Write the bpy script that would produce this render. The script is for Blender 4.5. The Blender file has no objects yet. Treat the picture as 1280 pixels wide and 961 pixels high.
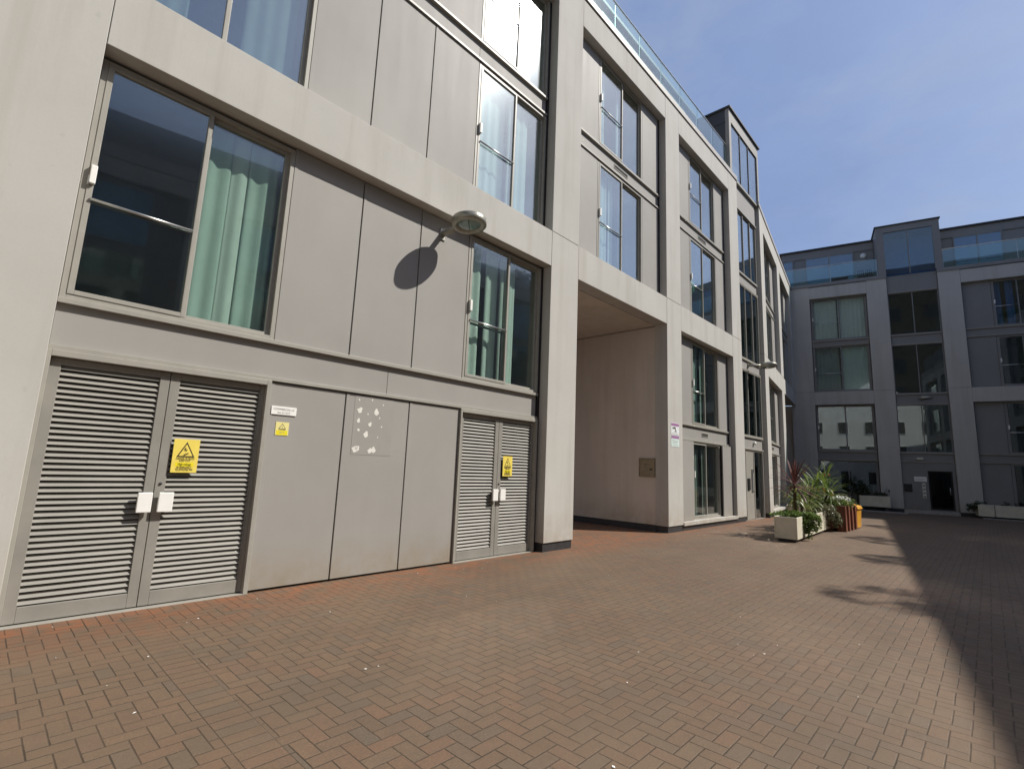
import bpy, math, random
from mathutils import Vector, Matrix
random.seed(7)
R = math.radians
S = bpy.context.scene
COL = S.collection

# ------------------------------------------------------------------ camera numbers (solved from the photograph)
EYE = 1.55
YA, Y2, YC = R(43.444), R(35.0), R(-59.117)

class Frame:
    """local axes: x along a facade (to the right), y into the building, z up"""
    def __init__(s, o, hx):
        s.o = Vector(o); s.ux = Vector(hx).normalized(); s.uy = Vector((-s.ux.y, s.ux.x, 0))
    def w(s, x, y, z): return s.o + s.ux*x + s.uy*y + Vector((0, 0, z))

dA = Vector((math.sin(YA), math.cos(YA), 0)); nA = Vector((math.cos(YA), -math.sin(YA), 0))
d2 = Vector((math.sin(Y2), math.cos(Y2), 0))
dC = Vector((-math.sin(YC), -math.cos(YC), 0)); nC = Vector((-math.cos(YC), math.sin(YC), 0))
FA = Frame(nA*-6.0, dA)
F2 = Frame((9.7, 18.9, 0), d2)
FC = Frame(nC*-32.2, dC)
WORLD = Frame((0, 0, 0), (1, 0, 0))

# ------------------------------------------------------------------ materials
def nodes(name):
    m = bpy.data.materials.new(name); m.use_nodes = True
    nt = m.node_tree; b = nt.nodes['Principled BSDF']
    return m, nt, b
def N(nt, typ, **kw):
    n = nt.nodes.new(typ)
    for k, v in kw.items(): setattr(n, k, v)
    return n
def math_n(nt, op, a, b=None, c=None):
    n = nt.nodes.new('ShaderNodeMath'); n.operation = op
    for i, v in enumerate((a, b, c)):
        if v is None: continue
        if isinstance(v, (int, float)): n.inputs[i].default_value = v
        else: nt.links.new(v, n.inputs[i])
    return n.outputs[0]
def mixc(nt, fac, a, b, mode='MIX'):
    n = nt.nodes.new('ShaderNodeMix'); n.data_type = 'RGBA'; n.blend_type = mode
    for i, v in ((0, fac), (6, a), (7, b)):
        if isinstance(v, (int, float)): n.inputs[i].default_value = v
        elif isinstance(v, (tuple, list)): n.inputs[i].default_value = (*v, 1) if len(v) == 3 else v
        else: nt.links.new(v, n.inputs[i])
    return n.outputs[2]
def noise(nt, scale, detail=4, rough=.55, vec=None, stretch=None):
    tc = nt.nodes.new('ShaderNodeTexCoord'); v = vec or tc.outputs['Object']
    if stretch:
        mp = nt.nodes.new('ShaderNodeMapping'); mp.inputs['Scale'].default_value = stretch
        nt.links.new(v, mp.inputs['Vector']); v = mp.outputs['Vector']
    n = nt.nodes.new('ShaderNodeTexNoise'); n.inputs['Scale'].default_value = scale
    n.inputs['Detail'].default_value = detail; n.inputs['Roughness'].default_value = rough
    nt.links.new(v, n.inputs['Vector'])
    return n.outputs['Fac']
def ramp(nt, fac, lo, hi, a=0.0, b=1.0):
    n = nt.nodes.new('ShaderNodeMapRange'); nt.links.new(fac, n.inputs[0])
    for i, v in enumerate((lo, hi, a, b)): n.inputs[i+1].default_value = v
    return n.outputs[0]
def bump(nt, b, h, strength=.3, dist=.01):
    n = nt.nodes.new('ShaderNodeBump'); n.inputs['Strength'].default_value = strength; n.inputs['Distance'].default_value = dist
    nt.links.new(h, n.inputs['Height']); nt.links.new(n.outputs[0], b.inputs['Normal'])

def mat_plain(name, col, rough=.6, metal=0.0, var=.12, scale=6, spec=.4, stretch=None, bmp=0):
    m, nt, b = nodes(name)
    f = noise(nt, scale, 5, .6, stretch=stretch)
    dark = tuple(c*(1-var) for c in col); lite = tuple(min(1, c*(1+var)) for c in col)
    nt.links.new(mixc(nt, ramp(nt, f, .3, .7), dark, lite), b.inputs['Base Color'])
    b.inputs['Roughness'].default_value = rough; b.inputs['Metallic'].default_value = metal
    b.inputs['Specular IOR Level'].default_value = spec
    if bmp: bump(nt, b, f, bmp, .01)
    return m

def mat_concrete(name, col):
    m, nt, b = nodes(name)
    big = noise(nt, .7, 6, .6); fine = noise(nt, 40, 4, .6)
    streak = noise(nt, 3.0, 5, .65, stretch=(1, 1, .07)); spot = noise(nt, 9, 2, .5)
    c = mixc(nt, ramp(nt, big, .3, .7), tuple(x*.93 for x in col), tuple(x*1.05 for x in col))
    c = mixc(nt, ramp(nt, streak, .48, .74, 0, .5), c, tuple(x*y for x, y in zip(col, (.74, .71, .66))))
    c = mixc(nt, ramp(nt, fine, .35, .75, 0, .12), c, tuple(x*.72 for x in col))
    c = mixc(nt, ramp(nt, spot, .70, .76, 0, .25), c, tuple(x*.7 for x in col))
    tc = nt.nodes.new('ShaderNodeTexCoord'); sp = nt.nodes.new('ShaderNodeSeparateXYZ'); nt.links.new(tc.outputs['Object'], sp.inputs[0])
    low = math_n(nt, 'MULTIPLY', ramp(nt, sp.outputs[2], .1, .8, 1, 0), ramp(nt, noise(nt, 2.5, 4, .7), .35, .65, 0, .65))
    c = mixc(nt, low, c, tuple(x*y for x, y in zip(col, (.66, .56, .44))))
    nt.links.new(c, b.inputs['Base Color']); b.inputs['Roughness'].default_value = .85
    b.inputs['Specular IOR Level'].default_value = .25
    bump(nt, b, fine, .12, .004)
    return m

def mat_clad(name, col):
    m, nt, b = nodes(name)
    big = noise(nt, .5, 4, .6); st = noise(nt, 5, 4, .6, stretch=(1, 1, .1)); fine = noise(nt, 60, 2, .5)
    c = mixc(nt, ramp(nt, big, .3, .7), tuple(x*.92 for x in col), tuple(x*1.06 for x in col))
    c = mixc(nt, ramp(nt, st, .5, .8, 0, .14), c, tuple(x*.8 for x in col))
    tc = nt.nodes.new('ShaderNodeTexCoord'); sp = nt.nodes.new('ShaderNodeSeparateXYZ'); nt.links.new(tc.outputs['Object'], sp.inputs[0])
    low = math_n(nt, 'MULTIPLY', ramp(nt, sp.outputs[2], .0, .6, 1, 0), ramp(nt, noise(nt, 3, 4, .7), .3, .7, .15, .8))
    c = mixc(nt, low, c, (col[0]*.8, col[1]*.68, col[2]*.5))
    nt.links.new(c, b.inputs['Base Color'])
    nt.links.new(ramp(nt, st, .2, .8, .56, .63), b.inputs['Roughness'])
    b.inputs['Specular IOR Level'].default_value = .22
    bump(nt, b, noise(nt, .9, 2, .5), .25, .02)
    return m

def mat_glass(name, tint=(.42, .66, .60), base=.13, dusty=.02):
    m = bpy.data.materials.new(name); m.use_nodes = True; nt = m.node_tree
    nt.nodes.clear()
    out = N(nt, 'ShaderNodeOutputMaterial'); tr = N(nt, 'ShaderNodeBsdfTransparent'); tr.inputs[0].default_value = (*tint, 1)
    gl = N(nt, 'ShaderNodeBsdfGlossy'); gl.inputs['Roughness'].default_value = 0.012; gl.inputs[0].default_value = (.93, .97, 1, 1)
    du = N(nt, 'ShaderNodeBsdfGlossy'); du.inputs['Roughness'].default_value = .135; du.inputs[0].default_value = (.9, .95, 1, 1)
    lw = N(nt, 'ShaderNodeLayerWeight'); lw.inputs[0].default_value = .5
    f5 = math_n(nt, 'POWER', lw.outputs['Facing'], 4.0)
    fac = math_n(nt, 'MULTIPLY_ADD', f5, .8, base)
    g = N(nt, 'ShaderNodeNewGeometry'); bm = N(nt, 'ShaderNodeBump'); bm.inputs['Strength'].default_value = .05; bm.inputs['Distance'].default_value = .02
    nt.links.new(noise(nt, .9, 1, .4), bm.inputs['Height']); nt.links.new(bm.outputs[0], gl.inputs['Normal'])
    m1 = N(nt, 'ShaderNodeMixShader'); m2 = N(nt, 'ShaderNodeMixShader')
    nt.links.new(fac, m1.inputs[0]); nt.links.new(tr.outputs[0], m1.inputs[1]); nt.links.new(gl.outputs[0], m1.inputs[2])
    m2.inputs[0].default_value = dusty
    nt.links.new(m1.outputs[0], m2.inputs[1]); nt.links.new(du.outputs[0], m2.inputs[2])
    nt.links.new(m2.outputs[0], out.inputs[0])
    return m

def mat_paving():
    m, nt, b = nodes('brick_paving')
    tc = N(nt, 'ShaderNodeTexCoord'); sp = N(nt, 'ShaderNodeSeparateXYZ'); nt.links.new(tc.outputs['Object'], sp.inputs[0])
    X, Y = sp.outputs[0], sp.outputs[1]                        # X along the facade, Y into it, metres
    # slight waviness so that the courses are not ruler straight
    wob = math_n(nt, 'MULTIPLY_ADD', noise(nt, 1.1, 2, .5), .014, -.007)
    wob2 = math_n(nt, 'MULTIPLY_ADD', noise(nt, 1.7, 2, .5, stretch=(1, 1, 3)), .014, -.007)
    x = math_n(nt, 'DIVIDE', math_n(nt, 'ADD', X, wob), .100); y = math_n(nt, 'DIVIDE', math_n(nt, 'ADD', Y, wob2), .100)
    i = math_n(nt, 'FLOOR', x); j = math_n(nt, 'FLOOR', y)
    fx = math_n(nt, 'SUBTRACT', x, i); fy = math_n(nt, 'SUBTRACT', y, j)
    k = math_n(nt, 'FLOORED_MODULO', math_n(nt, 'SUBTRACT', i, j), 4.0)
    def eq(v): return math_n(nt, 'COMPARE', k, float(v), .1)
    k0, k1, k2, k3 = eq(0), eq(1), eq(2), eq(3)
    hor = math_n(nt, 'ADD', k0, k1)
    second = math_n(nt, 'ADD', k1, k2)
    al = math_n(nt, 'ADD', math_n(nt, 'MULTIPLY', hor, fx), math_n(nt, 'MULTIPLY', math_n(nt, 'SUBTRACT', 1.0, hor), fy))
    ac = math_n(nt, 'ADD', math_n(nt, 'MULTIPLY', hor, fy), math_n(nt, 'MULTIPLY', math_n(nt, 'SUBTRACT', 1.0, hor), fx))
    u = math_n(nt, 'ADD', al, second)                           # 0..2 along the brick
    idx = math_n(nt, 'SUBTRACT', i, k1); idy = math_n(nt, 'SUBTRACT', j, k2)
    # soldier courses: a band running away from the facade, and one at the foot of the wall
    def band(P, lo, hi): return math_n(nt, 'MULTIPLY', math_n(nt, 'GREATER_THAN', P, lo), math_n(nt, 'LESS_THAN', P, hi))
    bA = band(X, 1.155, 1.375)
    bB = math_n(nt, 'MULTIPLY', band(Y, -.015, .4), math_n(nt, 'LESS_THAN', X, 8.3))
    def lerp(f, a, c): return math_n(nt, 'ADD', math_n(nt, 'MULTIPLY', math_n(nt, 'SUBTRACT', 1.0, f), a), math_n(nt, 'MULTIPLY', f, c))
    yA = math_n(nt, 'DIVIDE', Y, .100); jA = math_n(nt, 'FLOOR', yA)
    uA = math_n(nt, 'DIVIDE', math_n(nt, 'SUBTRACT', X, 1.155), .11); vA = math_n(nt, 'SUBTRACT', yA, jA)
    xB = math_n(nt, 'DIVIDE', X, .100); jB = math_n(nt, 'FLOOR', xB)
    uB = math_n(nt, 'DIVIDE', math_n(nt, 'ADD', Y, .015), .105); vB = math_n(nt, 'SUBTRACT', xB, jB)
    u = lerp(bB, lerp(bA, u, uA), uB); ac = lerp(bB, lerp(bA, ac, vA), vB)
    idx = lerp(bB, lerp(bA, idx, 901.0), jB); idy = lerp(bB, lerp(bA, idy, jA), 77.0)
    eu = math_n(nt, 'MINIMUM', u, math_n(nt, 'SUBTRACT', 2.0, u)); ev = math_n(nt, 'MINIMUM', ac, math_n(nt, 'SUBTRACT', 1.0, ac))
    edge = math_n(nt, 'MINIMUM', eu, ev)
    rough_edge = math_n(nt, 'ADD', edge, math_n(nt, 'MULTIPLY_ADD', noise(nt, 45, 2, .6), .06, -.03))
    mort = ramp(nt, rough_edge, .015, .065, 1, 0)
    cv = N(nt, 'ShaderNodeCombineXYZ'); nt.links.new(idx, cv.inputs[0]); nt.links.new(idy, cv.inputs[1])
    wn = N(nt, 'ShaderNodeTexWhiteNoise', noise_dimensions='2D'); nt.links.new(cv.outputs[0], wn.inputs['Vector'])
    cr = N(nt, 'ShaderNodeValToRGB'); e = cr.color_ramp.elements
    pal = [(0, (.128, .092, .064)), (.22, (.160, .102, .068)), (.45, (.148, .110, .076)), (.66, (.176, .108, .072)), (.84, (.128, .100, .076)), (.94, (.108, .094, .078)), (1, (.188, .124, .080))]
    e[0].position, e[0].color = pal[0][0], (*pal[0][1], 1); e[1].position, e[1].color = pal[-1][0], (*pal[-1][1], 1)
    for p, c in pal[1:-1]: q = e.new(p); q.color = (*c, 1)
    nt.links.new(wn.outputs['Value'], cr.inputs[0])
    c = cr.outputs[0]
    grain = noise(nt, 70, 4, .75); patch = noise(nt, .45, 5, .62); mid = noise(nt, 5, 5, .65)
    c = mixc(nt, ramp(nt, grain, .38, .64, 0, .75), c, (.088, .066, .049))
    c = mixc(nt, ramp(nt, noise(nt, 95, 3, .7), .54, .68, 0, .55), c, (.25, .195, .15))
    blot = noise(nt, 17, 4, .7)
    c = mixc(nt, ramp(nt, blot, .5, .68, 0, .45), c, (.098, .078, .060))
    c = mixc(nt, ramp(nt, patch, .38, .66, 0, .6), c, (.160, .122, .084))  # broad random tan patches, partly standing in for window-reflected sunlight
    c = mixc(nt, ramp(nt, mid, .5, .8, 0, .4), c, (.092, .072, .052))
    # rusty, algae-tinged bricks at the foot of the louvred wall
    near = math_n(nt, 'MULTIPLY', ramp(nt, Y, -1.0, -.05, 0, 1), ramp(nt, noise(nt, 4, 4, .7), .38, .62, 0, .75))
    c = mixc(nt, near, c, (.245, .098, .046))
    # tyre and water marks
    mk = noise(nt, .9, 4, .55, stretch=(.25, 1.6, 1))
    c = mixc(nt, ramp(nt, mk, .5, .72, 0, .5), c, (.100, .080, .058))
    c = mixc(nt, math_n(nt, 'MULTIPLY', mort, ramp(nt, noise(nt, 1.6, 4, .6), .35, .65, .45, .95)), c, (.042, .034, .024))
    # pale specks of litter
    vo = N(nt, 'ShaderNodeTexVoronoi'); vo.inputs['Scale'].default_value = 1.5; nt.links.new(tc.outputs['Object'], vo.inputs['Vector'])
    sel = N(nt, 'ShaderNodeTexWhiteNoise', noise_dimensions='3D'); nt.links.new(vo.outputs['Position'], sel.inputs['Vector'])
    spk = math_n(nt, 'MULTIPLY', math_n(nt, 'LESS_THAN', vo.outputs['Distance'], .012), math_n(nt, 'LESS_THAN', sel.outputs['Value'], .55))
    c = mixc(nt, spk, c, (.55, .52, .46))
    c = mixc(nt, 1.0, c, (1.05, .965, .885), 'MULTIPLY')
    nt.links.new(c, b.inputs['Base Color'])
    nt.links.new(ramp(nt, mid, .2, .8, .62, .85), b.inputs['Roughness']); b.inputs['Specular IOR Level'].default_value = .35
    h = math_n(nt, 'ADD', math_n(nt, 'MULTIPLY', mort, -1.0), math_n(nt, 'MULTIPLY', grain, .25))
    h = math_n(nt, 'ADD', h, math_n(nt, 'MULTIPLY', wn.outputs['Value'], .5))
    bump(nt, b, h, .55, .006)
    return m

M = {}
M['concrete'] = mat_concrete('pale_concrete', (.48, .465, .43))
M['render'] = mat_concrete('passage_render', (.60, .545, .485))
M['white_render'] = mat_concrete('white_render', (.78, .78, .75))
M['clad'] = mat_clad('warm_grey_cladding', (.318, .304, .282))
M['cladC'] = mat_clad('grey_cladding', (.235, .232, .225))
M['frame'] = mat_plain('grey_window_frame', (.315, .30, .262), .45, var=.06)
M['louvre'] = mat_plain('louvre_metal', (.245, .232, .204), .55, var=.10, scale=3)
M['dark'] = mat_plain('dark_gap', (.022, .020, .018), .7, var=.1)
M['plinth'] = mat_plain('black_plinth', (.035, .034, .036), .55, var=.3, scale=9)
M['zinc'] = mat_clad('dark_zinc_cladding', (.085, .085, .092))
M['roof'] = mat_plain('dark_roof_edge', (.05, .05, .055), .5)
M['coping'] = mat_plain('coping_metal', (.38, .36, .33), .5, var=.08)
M['steel'] = mat_plain('brushed_steel', (.58, .58, .56), .28, .9, var=.06, scale=20)
M['lampm'] = mat_plain('lamp_metal', (.33, .32, .27), .35, .55, var=.15, scale=14)
M['white'] = mat_plain('white_plastic', (.80, .79, .75), .45, var=.03)
M['black'] = mat_plain('black_plastic', (.02, .02, .022), .4, var=.1)
M['yellow'] = mat_plain('sign_yellow', (.78, .62, .12), .4, var=.05, scale=12)
M['yellow2'] = mat_plain('sign_bright_yellow', (.78, .66, .02), .4, var=.03)
M['paleyellow'] = mat_plain('sign_pale_yellow', (.76, .68, .28), .4, var=.05)
M['purple'] = mat_plain('notice_purple', (.34, .16, .32), .5, var=.05)
M['paper'] = mat_plain('notice_paper', (.74, .76, .76), .5, var=.05)
M['notice_teal'] = mat_plain('notice_pale_green', (.62, .74, .70), .5, var=.06)
M['ink'] = mat_plain('sign_ink', (.035, .03, .02), .5, var=.02)
M['grey_ink'] = mat_plain('faded_ink', (.38, .37, .36), .5, var=.02)
M['glue'] = mat_plain('dried_paste', (.70, .68, .62), .8, var=.1, scale=40)
M['glue_film'] = mat_plain('old_poster_film', (.298, .285, .262), .6, var=.05, scale=4)
M['brass'] = mat_plain('meter_box_metal', (.26, .22, .15), .45, .3, var=.2, scale=15)
M['glass'] = mat_glass('tinted_glass', (.87, .925, .90), .065, .07)
M['glass_up'] = mat_glass('sky_bright_glass', (.80, .88, .87), .15, .10)
M['glass_dark'] = mat_glass('dim_glass', (.78, .87, .84), .11, .006)
M['glass_door'] = mat_glass('door_glass', (.30, .34, .34), .02, .004)
M['balglass'] = mat_glass('balustrade_glass', (.74, .88, .86), .10, .02)
M['darkbrick'] = mat_plain('dark_brick', (.038, .036, .032), .9, var=.3, scale=3)
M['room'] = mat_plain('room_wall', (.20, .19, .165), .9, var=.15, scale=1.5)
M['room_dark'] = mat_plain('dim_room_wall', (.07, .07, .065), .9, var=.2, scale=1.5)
M['curt_teal'] = mat_plain('teal_curtain', (.42, .52, .475), .9, var=.06, scale=3)
M['curt_white'] = mat_plain('white_net_curtain', (.80, .80, .77), .9, var=.04)
M['curt_pale'] = mat_plain('pale_green_curtain', (.58, .66, .61), .9, var=.05)
M['curt_grey'] = mat_plain('grey_blind', (.30, .33, .31), .9, var=.06)
M['curt_blue_sky'] = mat_plain('blue_curtain_and_sky_reflection', (.07, .16, .42), .9, var=.1)  # curtain blue, also set behind upper panes as reflected sky colour
M['green_toy'] = mat_plain('bright_green_ornament', (.10, .62, .08), .5)
M['cream'] = mat_plain('cream_planter_paint', (.60, .56, .44), .6, var=.10, scale=5)
M['brownwood'] = mat_plain('brown_stained_wood', (.19, .065, .035), .6, var=.3, scale=8, stretch=(4, 4, .6))
M['orange'] = mat_plain('orange_yellow_plastic', (.62, .30, .03), .45, var=.10)
M['soil'] = mat_plain('dark_soil', (.035, .026, .018), .95, var=.4, scale=30)
M['paving'] = mat_paving()
M['step_and_sun_strip'] = mat_plain('pale_step_and_sun_strip', (.34, .32, .29), .8, var=.15, scale=9)  # door step; the ground strips in it stand for reflected sunlight

def mat_leaf(name, col, col2, trans=.3):
    m, nt, b = nodes(name)
    g = N(nt, 'ShaderNodeNewGeometry')
    wn = N(nt, 'ShaderNodeTexWhiteNoise', noise_dimensions='1D'); nt.links.new(g.outputs['Random Per Island'], wn.inputs['W'])
    nt.links.new(mixc(nt, wn.outputs['Value'], col, col2), b.inputs['Base Color'])
    b.inputs['Roughness'].default_value = .42; b.inputs['Specular IOR Level'].default_value = .5
    out = nt.nodes['Material Output']; tl = N(nt, 'ShaderNodeBsdfTranslucent')
    nt.links.new(mixc(nt, wn.outputs['Value'], tuple(min(1, c*1.5) for c in col), tuple(min(1, c*1.5) for c in col2)), tl.inputs[0])
    mx = N(nt, 'ShaderNodeMixShader'); mx.inputs[0].default_value = trans
    nt.links.new(b.outputs[0], mx.inputs[1]); nt.links.new(tl.outputs[0], mx.inputs[2]); nt.links.new(mx.outputs[0], out.inputs[0])
    return m
M['leaf_green'] = mat_leaf('green_blade_leaf', (.060, .115, .020), (.17, .22, .045))
M['leaf_olive'] = mat_leaf('olive_blade_leaf', (.09, .11, .025), (.24, .24, .09))
M['leaf_red'] = mat_leaf('dark_red_leaf', (.055, .016, .018), (.17, .075, .06), .2)
M['leaf_bush'] = mat_leaf('light_bush_leaf', (.06, .11, .022), (.19, .25, .07))
M['leaf_grey'] = mat_leaf('grey_green_leaf', (.075, .085, .04), (.21, .20, .12))
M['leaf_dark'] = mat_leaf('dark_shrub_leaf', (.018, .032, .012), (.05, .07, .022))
M['petal'] = mat_leaf('white_petal', (.75, .75, .72), (.85, .84, .8), .2)
M['petal_red'] = mat_leaf('orange_red_petal', (.40, .10, .03), (.5, .2, .05), .2)
M['stem'] = mat_plain('woody_stem', (.10, .075, .045), .9, var=.3, scale=20)

# ------------------------------------------------------------------ mesh building
class MB:
    def __init__(s, fr=WORLD): s.v = []; s.f = []; s.mi = []; s.mats = []; s.fr = fr; s.smooth = []
    def mat(s, m):
        m = M[m]
        if m not in s.mats: s.mats.append(m)
        return s.mats.index(m)
    def add(s, pts, faces, m, smooth=False, raw=False):
        b = len(s.v); k = s.mat(m)
        s.v += [Vector(p) if raw else s.fr.w(*p) for p in pts]
        for f in faces: s.f.append([b+i for i in f]); s.mi.append(k); s.smooth.append(smooth)
        return s
    def box(s, x0, x1, y0, y1, z0, z1, m):
        p = [(x, y, z) for z in (z0, z1) for y in (y0, y1) for x in (x0, x1)]
        return s.add(p, [(0, 2, 3, 1), (4, 5, 7, 6), (0, 1, 5, 4), (2, 6, 7, 3), (0, 4, 6, 2), (1, 3, 7, 5)], m)
    def ring(s, x0, x1, z0, z1, y0, y1, l, r, b, t, m):
        """rectangular frame in the facade plane: widths left, right, bottom, top"""
        s.box(x0, x0+l, y0, y1, z0, z1, m); s.box(x1-r, x1, y0, y1, z0, z1, m)
        s.box(x0+l, x1-r, y0, y1, z0, z0+b, m); s.box(x0+l, x1-r, y0, y1, z1-t, z1, m)
        return s
    def room(s, x0, x1, y0, y1, z0, z1, m):
        """five inward faces of a room, built as solid thin slabs"""
        t = .04
        s.box(x0-t, x0, y0, y1, z0, z1, m); s.box(x1, x1+t, y0, y1, z0, z1, m)
        s.box(x0-t, x1+t, y0, y1, z0-t, z0, m); s.box(x0-t, x1+t, y0, y1, z1, z1+t, m)
        s.box(x0-t, x1+t, y1, y1+t, z0-t, z1+t, m)
        return s
    def poly(s, pts, y0, y1, m):
        """prism of an (x, z) outline between depths y0 and y1"""
        n = len(pts)
        p = [(x, y0, z) for x, z in pts]+[(x, y1, z) for x, z in pts]
        f = [tuple(range(n)), tuple(range(2*n-1, n-1, -1))]+[(i, i+n, (i+1) % n+n, (i+1) % n) for i in range(n)]
        return s.add(p, f, m)
    def tube(s, pts, r, m, n=8, cap=True):
        pts = [Vector(p) for p in pts]; rr = r if isinstance(r, (list, tuple)) else [r]*len(pts)
        V = []; F = []
        for i, p in enumerate(pts):
            d = (pts[min(i+1, len(pts)-1)]-pts[max(i-1, 0)]).normalized()
            a = d.cross(Vector((0, 0, 1)) if abs(d.z) < .9 else Vector((1, 0, 0))).normalized(); c = d.cross(a)
            V += [p+(a*math.cos(2*math.pi*k/n)+c*math.sin(2*math.pi*k/n))*rr[i] for k in range(n)]
        for i in range(len(pts)-1):
            for k in range(n): F.append((i*n+k, i*n+(k+1) % n, (i+1)*n+(k+1) % n, (i+1)*n+k))
        if cap: F.append(tuple(range(n-1, -1, -1))); F.append(tuple((len(pts)-1)*n+k for k in range(n)))
        return s.add(V, F, m, True)
    def lathe(s, prof, m, mat4, n=40):
        V = []; F = []
        for r, z in prof:
            V += [mat4 @ Vector((r*math.cos(2*math.pi*k/n), r*math.sin(2*math.pi*k/n), z)) for k in range(n)]
        for i in range(len(prof)-1):
            for k in range(n): F.append((i*n+k, i*n+(k+1) % n, (i+1)*n+(k+1) % n, (i+1)*n+k))
        return s.add(V, F, m, True, raw=True)
    def blade(s, base, az, el, L, w, droop, m, seg=6):
        """strap leaf with a shallow V section, world coordinates"""
        p = Vector(base); V = []; F = []
        h = Vector((math.cos(az), math.sin(az), 0)); side = Vector((-h.y, h.x, 0))
        for i in range(seg+1):
            t = i/seg; e = el-droop*t**1.6
            d = h*math.cos(e)+Vector((0, 0, 1))*math.sin(e)
            up = d.cross(side).normalized()*-1
            ww = w*(.55+.9*t)*(1-t)**.55 if t < 1 else 0
            ww = max(ww, .002)
            V += [p-side*ww+up*ww*.25, p, p+side*ww+up*ww*.25]
            p = p+d*(L/seg)
        for i in range(seg):
            a = i*3; F += [(a, a+1, a+4, a+3), (a+1, a+2, a+5, a+4)]
        return s.add(V, F, m, True, raw=True)
    def leaf(s, p, sz, m):
        a = Vector((random.gauss(0, 1), random.gauss(0, 1), random.gauss(0, 1)+.4)).normalized()
        b = a.cross(Vector((random.gauss(0, 1), random.gauss(0, 1), random.gauss(0, 1)))).normalized()
        c = a.cross(b)*.30
        p = Vector(p)
        return s.add([p-b*sz*.5, p+c*sz-a*sz*.06, p+b*sz*.5, p-c*sz-a*sz*.06], [(0, 1, 2, 3)], m, True, raw=True)
    def obj(s, name, parent=None, origin=None, bevel=0):
        root = Vector((0, 0, 0))
        if parent is not None:
            q = parent
            while q: root += q.location; q = q.parent
        elif origin is not None: root = Vector(origin)
        me = bpy.data.meshes.new(name)
        me.from_pydata([tuple(p-root) for p in s.v], [], s.f)
        for m in s.mats: me.materials.append(m)
        for p, k, sm in zip(me.polygons, s.mi, s.smooth): p.material_index = k; p.use_smooth = sm
        me.update()
        o = bpy.data.objects.new(name, me); COL.objects.link(o)
        if parent is not None: o.parent = parent
        elif origin is not None: o.location = root
        if bevel:
            b = o.modifiers.new('bevel', 'BEVEL'); b.width = bevel; b.segments = 2; b.limit_method = 'ANGLE'; b.angle_limit = R(40)
        return o

def tag(o, label=None, cat=None, group=None, kind=None):
    for k, v in (('label', label), ('category', cat), ('group', group), ('kind', kind)):
        if v: o[k] = v
    return o
def thing(name, loc, label, cat, group=None):
    o = bpy.data.objects.new(name, None); COL.objects.link(o); o.location = loc; o.empty_display_size = .2
    return tag(o, label, cat, group)
def text_into(mb, txt, x, y, z, size, m, fr, width=None):
    """flat lettering standing in the facade plane, centred on x, baseline z, front face at depth y"""
    cu = bpy.data.curves.new('lettering', 'FONT'); cu.body = txt; cu.size = size; cu.extrude = .0006; cu.align_x = 'CENTER'; cu.resolution_u = 3
    o = bpy.data.objects.new('lettering', cu); COL.objects.link(o)
    dg = bpy.context.evaluated_depsgraph_get(); me = bpy.data.meshes.new_from_object(o.evaluated_get(dg))
    xs = [v.co.x for v in me.vertices]
    k = 1.0
    if width and xs: k = width/max(1e-6, max(xs)-min(xs))
    pts = [fr.w(x+v.co.x*k, y-v.co.z-.0006, z+v.co.y) for v in me.vertices]
    mb.add(pts, [tuple(p.vertices) for p in me.polygons], m, raw=True)
    bpy.data.objects.remove(o); bpy.data.curves.remove(cu); bpy.data.meshes.remove(me)

# ------------------------------------------------------------------ facade pieces
def panel(root, fr, x0, x1, z0, z1, m='clad', y=.20, gap=.014):
    b = MB(fr); b.box(x0+gap*.35, x1-gap, y, y+.03, z0+gap*.4, z1-gap, m)
    b.box(x0, x1, y+.05, y+.09, z0, z1, 'dark')
    # narrow folded edge on the near side
    b.box(x0+gap*.35, x0+gap*.35+.045, y-.004, y-.001, z0+gap*.4, z1-gap, m)
    return b.obj('cladding_panel', root, bevel=.003)

def spandrel(root, fr, x0, x1, z0, z1, m='clad', y=.22, joints=(), vent=None, sill=True):
    b = MB(fr); e = [x0]+list(joints)+[x1]
    for a, c in zip(e, e[1:]): b.box(a+.003, c-.003, y, y+.05, z0+.05, z1-(.05 if sill else 0), m)
    b.box(x0, x1, y+.06, y+.1, z0, z1, 'dark')
    b.box(x0, x1, y-.05, y+.05, z0, z0+.045, 'frame')
    if sill: b.box(x0, x1, y-.055, y+.05, z1-.05, z1, 'frame')
    o = b.obj('spandrel', root, bevel=.003)
    if vent:
        v = MB(fr); a, c = vent; zc = (z0+z1)/2
        v.ring(a, c, zc-.055, zc+.055, y-.012, y-.002, .015, .015, .015, .015, 'frame')
        for k in range(3): v.box(a+.015, c-.015, y-.008, y-.003, zc-.03+k*.028, zc-.018+k*.028, 'dark')
        v.obj('vent_grille', o)
    return o

def curtain(parent, fr, xa, xb, z0, z1, m, y=.5, wl=.19, amp=.014):
    b = MB(fr); n = max(8, int((xb-xa)/wl*6)); p = []
    ph = random.random()*6
    for i in range(n+1):
        x = xa+(xb-xa)*i/n; yy = y+amp*math.sin((x-xa)/wl*2*math.pi+ph)+amp*.4*math.sin((x-xa)/wl*2.7+ph*2)
        p += [(x, yy, z0), (x, yy+amp*.2, z1), (x, yy+.006, z0), (x, yy+.006+amp*.2, z1)]
    f = []
    for i in range(n):
        a = i*4; f += [(a, a+4, a+5, a+1), (a+2, a+3, a+7, a+6)]
    f += [(0, 1, 3, 2), (n*4, n*4+2, n*4+3, n*4+1)]
    b.add(p, f, m, True)
    return b.obj('curtain', parent)

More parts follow.
